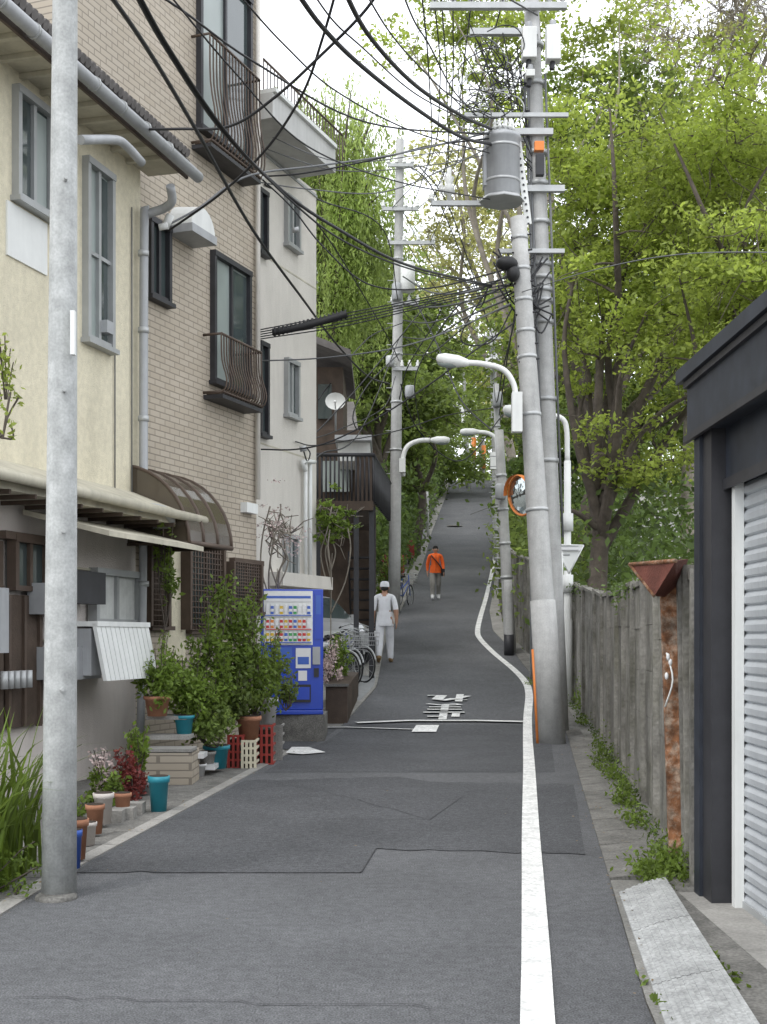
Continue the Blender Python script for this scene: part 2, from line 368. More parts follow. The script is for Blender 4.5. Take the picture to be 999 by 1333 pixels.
strip(mb,list(np.arange(0,7.6,.5)),lambda d:re_(d),lambda d:re_(d)+4,.016,'gravel')
strip(mb,list(np.arange(7.7,16.3,.5)),lambda d:le_(d)-3,lambda d:le_(d)-.22,.006,'concd')
mb.build()
mb=MB('drain_grating')
for i in range(30):
    a=21.2+i*.1
    mb.box(le_(a)-.32,le_(a)-.05,a,a+.05,gz(a)+.02,gz(a)+.065,'steel')
mb.build()
mb=MB('kerb_ramp')
q=[R(806,1168),R(866,1160),R(1010,1400),R(885,1400)]
nseg=3
for i in range(nseg):
    t0=i/nseg;t1=(i+1)/nseg-.004
    A=q[0].lerp(q[3],t0);B=q[1].lerp(q[2],t0);C=q[1].lerp(q[2],t1);E=q[0].lerp(q[3],t1)
    m=15
    for k in range(m):
        s0=k/m; s1=(k+1)/m; h=lambda s:.022+.05*math.sin(s*math.pi/2)
        a0=A.lerp(B,s0);a1=A.lerp(B,s1);e0=E.lerp(C,s0);e1=E.lerp(C,s1)
        rb=.004 if k%2==0 else 0
        mb.hexa([a0-V(0,0,.02),e0-V(0,0,.02),e1-V(0,0,.02),a1-V(0,0,.02),a0+V(0,0,h(s0)+rb),e0+V(0,0,h(s0)+rb),e1+V(0,0,h(s1)+rb),a1+V(0,0,h(s1)+rb)],'metalplate')
mb.build()
# ---------------------------------------------------------------- cream house
A=Fac(185,14.0,940)
mb=MB('cream_house')
uL=A.U(-420); u1=A.U(183)
zl=A.Zp(183,668)
eav=A.Zp(200,232)
A.ubox(mb,uL,u1,zl,eav,-6,0,'cream')
A.ubox(mb,uL,u1+.0,-.2,zl,-6,-.06,'pinkw')
W=A.W; e=.55
def slab(mb,f,u0,u1,o0,z0,o1,z1,th,mt):
    W=f.W
    mb.hexa([W(u0,z0-th,o0),W(u1,z0-th,o0),W(u1,z1-th,o1),W(u0,z1-th,o1),W(u0,z0,o0),W(u1,z0,o0),W(u1,z1,o1),W(u0,z1,o1)],mt)
slab(mb,A,uL-.3,u1+.25,.5,eav+.12,-3,eav+1.6,.10,'roof')
slab(mb,A,uL-.3,u1+.25,-3.02,eav+1.6,-6.3,eav+.2,.10,'roof')
for i in range(70):
    uu=uL+(u1+.2-uL)*i/70
    mb.tube([W(uu,eav+.15,.54),W(uu,eav+1.62,-2.95)],.05,'roof',6)
A.ubox(mb,uL,u1+.2,eav-.03,eav+.02,.0,.46,'eave')
A.ubox(mb,uL,u1+.22,eav-.10,eav+.06,.462,.49,'brown')
for i in range(18):
    uu=uL+(u1-uL)*i/18; A.ubox(mb,uu,uu+.05,eav-.08,eav-.032,.0,.455,'eave')
mb.tube([W(uL,eav-.02,.58),W(u1+.3,eav-.06,.58)],.065,'grey',10)
for i in range(12):
    uu=uL+(u1-uL)*i/12; mb.tube([W(uu,eav-.04,.58),W(uu+.03,eav-.04,.58)],.075,'alu',10)
slab(mb,A,uL,u1+.15,.62,zl-.02,.0,zl+.22,.07,'eave')
A.ubox(mb,uL,u1+.12,zl-.16,zl-.095,.0,.55,'eave')
mb.tube([W(uL,zl-.06,.68),W(u1+.25,zl-.08,.68)],.05,'eave',10)
for i in range(16):
    uu=uL+(u1-uL)*i/16; A.ubox(mb,uu,uu+.03,zl-.2,zl-.162,.0,.6,'wood')
slab(mb,A,A.U(30),A.U(168),.9,zl-.42,.0,zl-.2,.05,'eave')
A.window(mb,109,141,222,448,'alu','frost','glass',1,True,1)
A.window(mb,18,62,135,270,'alu','glass','frost',1,True)
A.pbox(mb,10,62,276,345,0,.02,'white')
A.window(mb,120,176,748,812,'alu','curt','curt',1)
A.window(mb,14,56,705,770,'brown','glass',None,1,False)
A.pbox(mb,12,56,775,945,-.06,.02,'wood')
for xx in (14,34,54): A.pbox(mb,xx-1.5,xx+1.5,775,945,.0,.05,'brown')
A.pbox(mb,8,60,694,704,-.06,.08,'brown')
A.pbox(mb,-60,5,700,960,-.06,.02,'wood')
for yy in (740,832): A.pbox(mb,60,180,yy,yy+3,-.06,.0,'eave')
A.pbox(mb,100,138,744,786,.0,.22,'dark'); A.pbox(mb,60,96,760,800,.0,.2,'grey')
A.pbox(mb,-5,12,765,850,.0,.18,'grey')
A.pbox(mb,88,132,842,884,.0,.35,'grey')
A.pbox(mb,140,148,418,434,.0,.12,'grey')
for i in range(5):
    u0=A.U(2+i*8,.12); z=A.Zp(10,885,.12); mb.tube([W(u0,z-.08,.15),W(u0,z+.08,.15)],.035,'steel',8)
dp=lambda pts,r,o=.1,mt='grey': mb.tube(smooth_path([A.W(A.U(x,oo),A.Zp(x,y,oo),oo) for x,y,oo in pts],4),r,mt,10)
dp([(222,242,.5),(224,262,.45),(212,272,.3),(192,280,.12),(188,300,.1),(187,650,.1),(187,662,.1)],.05)
dp([(187,662,.1),(186,800,.1),(183,960,.1)],.045)
dp([(180,660,.55),(205,662,.6),(219,668,.6),(221,680,.5),(205,686,.3),(188,692,.12)],.05)
dp([(105,182,.6),(150,182,.6),(165,190,.6),(185,212,.6)],.045)
for y in (330,430,545,760,860): 
    u0=A.U(187,.1);z=A.Zp(187,y,.1); mb.tube([W(u0,z-.03,.1),W(u0,z+.03,.1)],.062,'steel',10)
for (x,ya,yb) in ((150,250,640),(98,470,650),(172,270,655)):
    mb.tube([A.W(A.U(x,.02),A.Zp(x,ya,.02),.02),A.W(A.U(x,.02),A.Zp(x,yb,.02),.02)],.008,'cableg',5)
mb.build()
mb=MB('air_conditioner_cover')
u0,uu1,z0,z1=A.rect(137,205,812,884,.6)
for i in range(12):
    a=u0+(uu1-u0)*i/12; b=u0+(uu1-u0)*(i+1)/12-.012
    mb.hexa([W(a,z0,.62),W(b,z0,.62),W(b,z0,.58),W(a,z0,.58),W(a,z1,.50),W(b,z1,.50),W(b,z1,.46),W(a,z1,.46)],'white')
A.ubox(mb,u0+.02,uu1-.02,z0+.05,z1-.05,-.05,.44,'grey')
A.ubox(mb,u0,uu1,z1-.03,z1+.02,.0,.52,'white')
mb.build()
# ---------------------------------------------------------------- brick apartment
B=Fac(186,14.4,1100)
brick=brickmat('tile_brick',B.u,(.44,.385,.31),(.40,.345,.27),(.23,.20,.16),.23,.075,.008)
mb=MB('brick_apartment')
ub0=B.U(101); ub1=B.U(334)
B.ubox(mb,ub0,ub1,-.3,13.8,-9,0,brick)
B.ubox(mb,ub0-.05,ub1+.05,13.8,14.1,-9.05,.05,'conc')
B.window(mb,192,216,294,390,'dark','glass',None,1)
B.window(mb,275,321,345,505,'dark','frost','glass',1)
B.window(mb,257,322,-30,190,'dark','frost','glass',1)
for (x0,x1,y0,y1,yo) in ((283,343,447,520,0),(268,341,75,208,0)):
    ua,ub_,z0,z1=B.rect(x0,x1-8,y0,y1,.2)
    n=16
    for i in range(n+1):
        u=ua+(ub_-ua)*i/n
        mb.tube(smooth_path([B.W(u,z1,.26),B.W(u,z0+(z1-z0)*.55,.27),B.W(u,z0+(z1-z0)*.2,.34),B.W(u,z0,.28),B.W(u,z0-.02,.05)],3),.011,'brown',5)
    for o,z in ((.26,z1),(.28,z0)):
        mb.tube([B.W(ua,z,.0),B.W(ua,z,o),B.W(ub_,z,o),B.W(ub_,z,.0)],.018,'brown',6)
    B.ubox(mb,ua,ub_,z0-.08,z0-.03,0,.28,'dark')
for r in ((192,215,712,815),(243,287,712,820),(300,336,733,796)):
    B.window(mb,*r,'brown','glass',None,1)
    ua,ub_,z0,z1=B.rect(*r,.1)
    for i in range(13):
        u=ua+(ub_-ua)*i/12; mb.tube([B.W(u,z0,.14),B.W(u,z1,.14)],.009,'brown',4)
    for i in range(16):
        z=z0+(z1-z0)*i/15; mb.tube([B.W(ua,z,.14),B.W(ub_,z,.14)],.009,'brown',4)
    for u in (ua,ub_): B.ubox(mb,u-.02,u+.02,z0,z1,.0,.17,'brown')
B.pbox(mb,216,242,712,860,-.02,.03,'cream')
c=B.W(B.U(254,.2),B.Zp(254,300,.2),.0)
pts=[]
uu=Vector((B.u.x,B.u.y,0)); nn_=Vector((B.n.x,B.n.y,0))
for i in range(13):
    th=math.pi*i/12
    pts.append((c+uu*(-.30*math.cos(th))+V(0,0,.30*math.sin(th))))
for i in range(12):
    a,b=pts[i],pts[i+1]
    mb.face([a,b,b+nn_*.32-V(0,0,.04),a+nn_*.32-V(0,0,.04)],'white',True)
    mb.face([c+nn_*.32-V(0,0,.04),a+nn_*.32-V(0,0,.04),b+nn_*.32-V(0,0,.04)],'white')
mb.obox(c+nn_*.17-V(0,0,.06),uu*.31,nn_*.17,V(0,0,.05),'grey')
mb.tube([B.W(B.U(331),B.Zp(331,650),.06),B.W(B.U(331),13,.06)],.035,'whitew',8)
B.pbox(mb,322,336,655,668,0,.1,'white')
mb.build()
mb=MB('barrel_awning')
ua=B.U(200,.5);ub_=B.U(287,.8); z0=B.Zp(240,708,.8); z1=B.Zp(225,620,.1)
n=10; prof=[(.02,z1)]+[(.95*math.sin(math.pi/2*i/n),z0+(z1-z0)*math.cos(math.pi/2*i/n)) for i in range(1,n+1)]
for i in range(n):
    (o0,za),(o1,zb)=prof[i],prof[i+1]
    mb.face([B.W(ua,za,o0),B.W(ub_,za,o0),B.W(ub_,zb,o1),B.W(ua,zb,o1)],'awn',True)
for u in (ua,ua+(ub_-ua)/3,ua+2*(ub_-ua)/3,ub_):
    mb.tube([B.W(u,z,o) for o,z in prof],.02,'brown',6)
mb.tube([B.W(ua,z0,.95),B.W(ub_,z0,.95)],.03,'brown',6); mb.tube([B.W(ua,z0,.02),B.W(ua,z0,.95)],.02,'brown',6); mb.tube([B.W(ub_,z0,.02),B.W(ub_,z0,.95)],.02,'brown',6)
for u,s_ in ((ub_,1),(ua,-1)):
    mb.face([B.W(u+.001*s_,z0,.02)]+[B.W(u+.001*s_,z,o) for o,z in prof],'awn')
mb.build()
# ---------------------------------------------------------------- white building
C=Fac(334,18.8,1120)
mb=MB('white_building')
uc0=C.U(320);uc1=C.U(412)
zt=C.Zp(412,250)
C.ubox(mb,uc0,uc1,-.3,zt,-8,0,'whitew')
C.ubox(mb,uc0-.5,C.U(437,.7),zt-.05,zt+.32,-8.3,.7,'lgrey')
C.ubox(mb,uc0-.5,C.U(437,.72),zt+.32,zt+.38,-8.35,.75,'white')
C.ubox(mb,uc0,uc1,zt-.10,zt-.06,-.1,.02,'grey')
for r in ((371,386,262,322),(371,385,473,542),(369,384,700,754)):
    C.window(mb,*r,'alu','frost','glass',1)
for r in ((336,345,450,566),(335,344,252,330)):
    C.window(mb,*r,'dark','glass',None,0)
for y in (230,356,590):
    z=C.Zp(380,y); C.ubox(mb,uc0,uc1+.0,z-.012,z+.012,-.01,.004,'eave')
for x in (398,404): mb.tube([C.W(C.U(x,.07),C.Zp(x,750),.07),C.W(C.U(x,.07),C.Zp(x,600),.07)],.035,'white',8)
mb.tube(smooth_path([C.W(C.U(398,.07),C.Zp(398,615),.07),C.W(C.U(402,.2),C.Zp(402,606),.1),C.W(C.U(410,.1),C.Zp(410,604),.1)],4),.035,'white',8)
C.ubox(mb,C.U(350),C.U(416),C.Zp(380,765),C.Zp(380,748),0,.25,'whitew')
za=zt+.38
for i in range(26):
    u=uc0+i*.12; mb.tube([C.W(u,za,.3),C.W(u,za+.7,.3)],.01,'brown',4)
mb.tube([C.W(uc0,za+.7,.3),C.W(uc0+3.0,za+.7,.3)],.02,'brown',5)
mb.build()
# ---------------------------------------------------------------- dark timber house with carport
mb=MB('timber_house')
def pb(mb,x0,x1,y0,y1,d,dep,mt):
    a=P(x0,y1,d);b=P(x1,y0,d); mb.box(a.x,b.x,d,d+dep,a.z,b.z,mt)
z_g=gz(24)
pb(mb,380,470,560,655,27,4,'wood'); pb(mb,380,447,478,560,27.2,3,'brown')
g=P(380,478,27);h=P(452,478,27);t=P(418,455,27)
mb.hexa([(g.x-.2,26.2,t.z+.25),(h.x+.1,26.2,g.z+.05),(h.x+.1,31,g.z+.05),(g.x-.2,31,t.z+.25),(g.x-.2,26.2,t.z+.4),(h.x+.1,26.2,g.z+.2),(h.x+.1,31,g.z+.2),(g.x-.2,31,t.z+.4)],'roof')
pb(mb,440,482,572,600,25.6,3,'white'); pb(mb,436,484,566,573,25.3,3.5,'grey')
pb(mb,414,432,500,545,27.1,.08,'glass'); pb(mb,420,455,600,640,26.9,.05,'frost')
pb(mb,408,486,652,664,23.6,4.5,'wood'); 
a=P(408,652,23.6); b=P(486,592,23.6)
mb.tube([(a.x,23.6,b.z),(b.x,23.6,b.z),(b.x+.35,28,b.z)],.04,'dark',6)
for i in range(15):
    x=a.x+(b.x-a.x)*i/14; mb.tube([(x,23.62,a.z),(x,23.62,b.z)],.018,'dark',4)
pb(mb,462,487,594,652,23.7,.05,'brown'); 
for i in range(14):
    y=23.8+i*.3; mb.tube([(b.x+.35*(y-23.6)/4.4,y,a.z),(b.x+.35*(y-23.6)/4.4,y,b.z)],.035,'dark',4)
for x in (414,464,484):
    p=P(x,660,23.8); mb.box(p.x-.05,p.x+.05,23.8,23.9,z_g-.4,p.z,'dark')
for x in (464,486):
    p=P(x,660,27.5); mb.box(p.x-.05,p.x+.05,27.5,27.6,z_g-.4,p.z,'dark')
x=P(472,0,29).x
for i in range(11):
    zz=z_g+.3+i*.23; y=30.6-i*.3
    mb.box(x-.3,x+.25,y,y+.28,zz,zz+.04,'dark')
for xx in (x-.3,x+.25): mb.hexa([(xx,30.8,z_g),(xx+.04,30.8,z_g),(xx+.04,27.5,z_g+2.5),(xx,27.5,z_g+2.5),(xx,30.8,z_g+.25),(xx+.04,30.8,z_g+.25),(xx+.04,27.5,z_g+2.75),(xx,27.5,z_g+2.75)],'dark')
for i in range(26):
    zz=z_g+.6+i*.125; mb.box(P(489,0,30).x-.02,P(489,0,30).x+.01,28,31,zz,zz+.085,'wood')
mb.box(P(380,0,31).x,P(489,0,30).x,31,31.1,z_g-.5,P(0,560,28).z,'wood')
mb.build()
mb=MB('satellite_dish')
c=P(437,523,24.2)
ring_=[]
for i in range(6):
    r=.20*i/5; z=.05*(i/5)**2
    ring_.append([c+V(math.cos(t)*r,-.02+ -z*1.0,math.sin(t)*r*.85) for t in [2*math.pi*j/16 for j in range(16)]])
for i in range(5):
    for j in range(16): mb.face([ring_[i][j],ring_[i+1][j],ring_[i+1][(j+1)%16],ring_[i][(j+1)%16]],'white',True)
mb.tube([c,c+V(0,.1,-.1),c+V(0,.12,-.55)],.02,'grey',6); mb.tube([c+V(0,0,-.17),c+V(0,-.22,-.05)],.012,'grey',5); mb.ball(c+V(0,-.22,-.04),.03,'white')
mb.build()
# ---------------------------------------------------------------- garage right
mb=MB('garage')
y1=7.12; ztop=P(905,478,7.1).z
x0=(905-CX)*7.1/F
mb.box(x0,x0+.16,y1-.12,y1,0,ztop-.35,'garage')
mb.box(x0+.02,x0+.16,y1-.30,y1-.12,0,ztop-.35,'dark')
mb.box(x0+.06,6,y1+.002,y1+.12,0,ztop-.1,'garage')
mb.box(x0-.01,x0+.4,-3,y1+.125,ztop-.40,ztop-.06,'garage')
mb.hexa([(x0-.06,-3,ztop-.06),(x0+4,-3,ztop+.3),(x0+4,y1+.2,ztop+.3),(x0-.06,y1+.2,ztop-.06),(x0-.06,-3,ztop+.02),(x0+4,-3,ztop+.38),(x0+4,y1+.2,ztop+.38),(x0-.06,y1+.2,ztop+.02)],'garage')
mb.box(x0-.035,x0-.01,-3,y1+.12,ztop-.42,ztop-.38,'dark'); mb.box(x0-.035,x0-.01,-3,y1+.12,ztop-.10,ztop-.062,'dark')
xs=P(947,0,7.1).x; zs=P(947,636,7.0).z
mb.box(x0+.10,x0+.35,-3,y1-.30,zs,ztop-.40,'garage')
mb.box(x0+.085,x0+.099,-3,y1-.30,zs-.03,zs+.03,'dark')
for yy in (6.0,4.6,3.2): mb.box(x0+.092,x0+.099,yy,yy+.012,zs+.03,ztop-.42,'dark')
mb.box(xs-.07,xs-.02,y1-.42,y1-.36,0,zs,'white')
nsl=int(zs/.075)
for i in range(nsl):
    z=.02+i*.075
    prof=[(xs,z),(xs-.018,z+.012),(xs-.022,z+.045),(xs-.008,z+.070),(xs,z+.075)]
    for (xa,za),(xb,zb) in zip(prof[:-1],prof[1:]):
        mb.face([(xa,-3,za),(xa,y1-.36,za),(xb,y1-.36,zb),(xb,-3,zb)],'shut')
mb.box(xs+.002,6,-3,y1-.36,0,zs,'dark')
mb.box(xs-.03,xs+.05,-3,y1-.36,-.02,.06,'steel')
mb.box(xs-.28,6,-3,y1,-.03,.022,'conc')
mb.build()
# ---------------------------------------------------------------- concrete wall
mb=MB('concrete_wall')
wl=[(1.88,7.35),(2.35,11.),(2.85,15.),(3.2,18.3),(3.3,22),(3.35,27),(3.2,32),(3.6,38),(4.7,47),(6.4,61),(9.0,88)]
def wx(y): return float(np.interp(y,[b for a,b in wl],[a for a,b in wl]))
y=7.35; rr=random.Random(3)
while y<86:
    st=1.25 if y<30 else 2.4
    yb=y+st; a=Vector((wx(y),y,0)); b=Vector((wx(yb),yb,0)); t=(b-a).normalized(); n=Vector((t.y,-t.x,0))*-1
    h=(2.0 if y<26 else 2.1)+rr.uniform(-.03,.03)
    if y<9: h=1.85
    za=gz(y);zb=gz(yb)
    nb=5
    for kk in range(nb):   # precast slabs stacked between posts, narrow joints
        A0=a+t*.055;B0=b-t*.055; off=n*rr.uniform(-.005,.005); g0=h*kk/nb; g1=h*(kk+1)/nb-.004
        if kk==0: g0=-.1
        mb.hexa([A0+off+V(0,0,za+g0),B0+off+V(0,0,zb+g0),B0-n*.06+V(0,0,zb+g0),A0-n*.06+V(0,0,za+g0),
                 A0+off+V(0,0,za+g1),B0+off+V(0,0,zb+g1),B0-n*.06+V(0,0,zb+g1),A0-n*.06+V(0,0,za+g1)],'wallc')
    mb.obox(a+V(0,0,za+h/2),t*.052,n*.045,V(0,0,h/2+.08+rr.uniform(-.02,.02)),'wallc')
    A0=a+t*.058;B0=b-t*.058
    mb.hexa([A0+n*.03+V(0,0,za+h+.004),B0+n*.03+V(0,0,zb+h+.004),B0-n*.09+V(0,0,zb+h+.004),A0-n*.09+V(0,0,za+h+.004),A0+n*.03+V(0,0,za+h+.05),B0+n*.03+V(0,0,zb+h+.05),B0-n*.09+V(0,0,zb+h+.05),A0-n*.09+V(0,0,za+h+.05)],'wallc')
    y=yb
mb.build()
mb=MB('rusty_post')
def bar(mb,xa,xb,xc,xd,ya,yb,d,th,mt):
    p=[P(xa,ya,d),P(xb,ya,d),P(xd,yb,d),P(xc,yb,d)]
    mb.hexa([p[3],p[2],p[2]+V(0,th,0),p[3]+V(0,th,0),p[0],p[1],p[1]+V(0,th,0),p[0]+V(0,th,0)],mt)
bar(mb,860,880,872,888,742,1110,7.75,.04,'rust'); bar(mb,882,888,889,894,745,1112,7.72,.03,'wallc'); bar(mb,889,904,893,904,735,1122,7.66,.04,'wallc')
for (x,y) in ((870,855),(873,862),(868,880)): mb.ball(P(x,y,7.62),(.012,.012,.022),'canw')
mb.tube(smooth_path([P(868,850,7.66),P(876,885,7.6),P(866,920,7.66)],4),.006,'white',5)
mb.build()
mb=MB('rusty_hood')
a,b,c=P(820,735,8),P(880,730,7.4),P(852,776,7.6); 
mb.face([a,b,c],'rustd'); mb.face([a,b,b+V(.15,.3,.03),a+V(.2,.3,.03)],'rustd'); mb.face([b,c,c+V(.2,.3,0),b+V(.15,.3,.03)],'rustd'); mb.tube([a,c],.012,'rust',5); mb.tube([a,b],.014,'rust',5)
mb.build()
# ---------------------------------------------------------------- poles
def pole(mb,p0,p1,r0,r1,mt='pole',n=20):
    p0=Vector(p0);p1=Vector(p1); k=8
    mb.tube([p0.lerp(p1,i/k) for i in range(k+1)],[r0+(r1-r0)*i/k for i in range(k+1)],mt,n)
def ring(mb,p0,p1,t,r,h,mt='steel'):
    c=Vector(p0).lerp(Vector(p1),t); d=(Vector(p1)-Vector(p0)).normalized()
    mb.tube([c-d*h/2,c+d*h/2],r,mt,16)
mb=MB('steel_pole')
p0=R(77,1168,-.05); p1=P(89,-600,7.04); pole(mb,p0,p1,.1,.055,'poleg',32)
for z in (1.2,2.1,2.9,4.1):
    t=(z-p0.z)/(p1.z-p0.z); q=Vector(p0).lerp(p1,t); mb.tube([q,q+V(.045,-.12,0)],.012,'poleg',6)
mb.box(p0.x+.1,p0.x+.125,6.96,7.0,3.1,3.35,'white')
mb.tube([V(p0.x,7.04,-.02),V(p0.x,7.04,.02),V(p0.x,7.04,.03)],[.125,.115,.10],'concd',20)
mb.build()
def insul(mb,p,h=.22,r=.05):
    p=Vector(p); mb.tube([p,p+V(0,0,h*.2),p+V(0,0,h*.25),p+V(0,0,h*.45),p+V(0,0,h*.5),p+V(0,0,h*.7),p+V(0,0,h*.75),p+V(0,0,h)],[r*.4,r*.4,r,r*.8,r*.5,r*.9,r*.4,r*.4],'white',10)
mb=MB('leaning_utility_pole')
q0=R(719,968,-.05); q1=P(675,284,17.6)
pole(mb,q0,q1,.18,.115); 
for t in (.22,.44,.62,.73,.78,.84,.9,.96): ring(mb,q0,q1,t,.18-.065*t+.010,.05)
mb.tube([q0.lerp(q1,.0)+V(-.20,-.03,0),q0.lerp(q1,.18)+V(-.185,-.03,0)],.022,'orange',8)
mb.tube([q0.lerp(q1,.0)+V(0,0,0),q0.lerp(q1,.27)],[.195,.178],'pole',20)
for i in range(9):
    a=q0.lerp(q1,.72+.03*i); mb.tube([a+V(-.13,-.05,0),a+V(.16,-.05,.05)],.015,'cable',5)
mb.ball(P(660,343,17.4),(.16,.12,.10),'black'); mb.ball(P(668,356,17.4),(.10,.1,.12),'black')
mb.build()
dm=18.3
m0=P(727,930,dm); m0.z=-.05; m1=P(692,2,dm)
U_=empty('utility_pole')
mb=MB('pole_shaft',U_)
pole(mb,m0,m1,.165,.11)
def mt_(y): return P(692+(727-692)*(y-2)/928,y,dm)
for y in (60,110,200,240,290,330,345,362,378,392,420,520,600): 
    c=mt_(y); mb.tube([c-V(0,0,.03),c+V(0,0,.03)],.16,'steel',16)
for dx in (-.16,-.12,.15): mb.tube([mt_(700)+V(dx,-.12,0),mt_(380)+V(dx,-.12,0),mt_(100)+V(dx,-.1,0)],.018,'cableg',6)
mb.build()
mb=MB('crossarms',U_)
def arm(x0,x1,y,dd=dm-.15,y2=None,s=.045,mt='steel'):
    a=P(x0,y,dd);b=P(x1,y if y2 is None else y2,dd); mb.obox((a+b)/2,(b-a)/2,V(0,s,0),V(0,0,s),mt)
arm(560,738,8); arm(612,700,42); arm(605,740,150,dm-.2,150,.03); arm(562,640,265,dm,265,.035); arm(655,735,246); arm(640,720,172)
arm(650,735,327,dm-.2,327,.03)
for x in (566,590,614,655,716,733): insul(mb,P(x,4,dm-.15),.22,.06)
for x in (585,): insul(mb,P(x,262,dm),.5,.09)
for x,y in ((562,264),(575,252)): insul(mb,P(x,y,dm),.16,.05)
a=P(674,182,dm-.25);b=P(688,292,dm-.25); mb.obox((a+b)/2,(b-a)/2,V(.05,0,0),V(0,.02,0),'white')
for i in range(14): 
    c=a.lerp(b,i/13); mb.tube([c+V(0,-.03,0),c+V(0,-.022,0)],.018,'dark',6)
for y in (182,246): 
    a=P(640,y,dm-.05);b=P(705,y,dm-.05); mb.obox((a+b)/2,(b-a)/2,V(0,.03,0),V(0,0,.03),'steel')
mb.build()
mb=MB('transformer',U_)
a=P(654,258,dm-.25);b=P(654,178,dm-.25)
mb.tube([a,a+V(0,0,.03),b-V(0,0,.08),b-V(0,0,.06),b],[.24,.26,.26,.285,.27],'grey',28)
mb.tube([b,b+V(0,0,.07)],[.27,.12],'grey',28)
for k in range(5): 
    ang=-2.4+k*.5; c=b+V(math.cos(ang)*.16,math.sin(ang)*.16,.03); insul(mb,c,.18,.04)
for k in range(3): mb.obox(a.lerp(b,.5)+V(-.27+.02,-.1+.1*k,0),V(.03,.012,0),V(-.0,.012,0),V(0,0,.3),'grey')
for z in (.25,.8): c=a.lerp(b,z); mb.tube([c-V(0,0,.02),c+V(0,0,.02)],.268,'steel',28)
mb.tube([a-V(0,0,.06),a],[.34,.30],'steel',8)
mb.build()
mb=MB('switch_boxes',U_)
for x,y,w,h in ((689,58,.16,.45),(720,58,.16,.50),(690,98,.1,.1)):
    c=P(x,y,dm-.3); mb.obox(c,V(w/2*1.3,0,0),V(0,.1,0),V(0,0,h/2),'white'); 
    mb.tube([c+V(0,0,h/2),c+V(0,0,h/2+.1)],.05,'grey',8)
    mb.tube([c-V(0,0,h/2),c-V(.02,0,h/2+.12)],.04,'dark',8)
c=P(702,191,dm-.3); mb.obox(c,V(.07,0,0),V(0,.05,0),V(0,0,.07),'orange')
c=P(703,215,dm-.3); mb.obox(c,V(.06,0,0),V(0,.05,0),V(0,0,.16),'dark')
mb.build(.01)
mb=MB('wire_tangle',U_)
rr=random.Random(11)
for i in range(26):
    c=P(632+rr.uniform(-22,26),95+rr.uniform(-35,60),dm-.3+rr.uniform(-.2,.3)); r=rr.uniform(.12,.38)
    a0=rr.uniform(0,6.28); sp_=rr.uniform(2.2,5.5)
    pts=[c+V(math.cos(a0+t*sp_/8)*r,rr.uniform(-.05,.05),math.sin(a0+t*sp_/8)*r*rr.uniform(.6,1)) for t in range(9)]
    mb.tube(smooth_path(pts,3),.009,rr.choice(['cable','cable','cableg','steel']),5,False)
for i in range(16):
    a=P(rr.uniform(600,680),rr.uniform(10,120),dm-.2); b=mt_(rr.uniform(40,240))+V(-.1,-.12,0); m_=(a+b)/2-V(0,0,rr.uniform(.1,.5))
    mb.tube(smooth_path([a,m_,b],6),.009,'cable',5,False)
for i in range(18):
    a=P(rr.uniform(640,690),rr.uniform(320,390),dm-.4); b=P(rr.uniform(690,725),rr.uniform(310,420),dm-.3); m_=(a+b)/2-V(0,.1,rr.uniform(.1,.5))
    mb.tube(smooth_path([a,m_,b],6),.013,'cable',5,False)
mb.build()
def upole(name,x0,y0,x1,y1,d,r0,r1,arms=(),mt='pole',rings=6,box=None):
    mb=MB(name); a=P(x0,y0,d);a.z=gz(d)-.1; b=P(x1,y1,d); pole(mb,a,b,r0,r1,mt,14)
    for i in range(rings):
        t=.35+.6*i/rings; ring(mb,a,b,t,r0+(r1-r0)*t+.02,.06)
    for (xa,xb,y) in arms:
        p=P(xa,y,d-r0);q=P(xb,y,d-r0); mb.obox((p+q)/2,(q-p)/2,V(0,.04,0),V(0,0,.05),'steel')
        for s in (.03,.35,.65,.97): insul(mb,p.lerp(q,s),.25,.07)
    if box:
        for (x,y,w,h,m_) in box:
            c=P(x,y,d-r0-.1); mb.tube([c-V(0,0,h/2),c-V(0,0,h/2-.03),c+V(0,0,h/2-.03),c+V(0,0,h/2)],[w/2*.8,w/2,w/2,w/2*.8],m_,12)
    for k in range(14):
        t=.3+.045*k; c=a.lerp(b,t); mb.tube([c+V(-(r0+.12),0,0),c],.012,'steel',4)
    return mb,a,b
mb,l0,l1=upole('utility_pole',513,775,521,182,36,.19,.12,[(505,538,215),(498,545,272),(505,566,316),(510,545,395),(512,545,480)],box=[(531,361,.42,.85,'white'),(517,380,.3,.5,'grey'),(508,470,.25,.3,'steel'),(534,510,.3,.35,'grey')])
mb.build()
mb,_,_=upole('utility_pole',665,850,650,560,28.2,.14,.10,[],box=[(652,640,.25,.35,'grey')],rings=4); mb.build()
mb=MB('bollard_pole'); a=R(663,853,-.05); b=P(662,755,a.y-.2); mb.tube([a,a.lerp(b,.15),a.lerp(b,.16),a.lerp(b,.8),b],[.11,.11,.10,.10,.09],'pole',14); mb.tube([a,a.lerp(b,.3)],.115,'dark',14); mb.build()
mb,_,_=upole('utility_pole',648,700,641,428,52,.17,.12,[(632,655,440),(634,652,452),(636,652,468)],rings=5,box=[(640,475,.5,.6,'white')]); mb.build()
mb,_,_=upole('utility_pole',653,780,646,500,42,.13,.10,[],rings=4,box=[(648,520,.35,.5,'grey')]); mb.build()
mb,_,_=upole('utility_pole',617,625,617,560,88,.15,.12,[],rings=3); a=P(617,598,87.8);b=P(617,570,87.8); mb.tube([a,b],.17,'orange',10); mb.build()
mb,_,_=upole('utility_pole',630,628,629,560,84,.12,.10,[],rings=2); a=P(630,610,83.8);b=P(630,580,83.8); mb.tube([a,b],.15,'orange',10); mb.build()
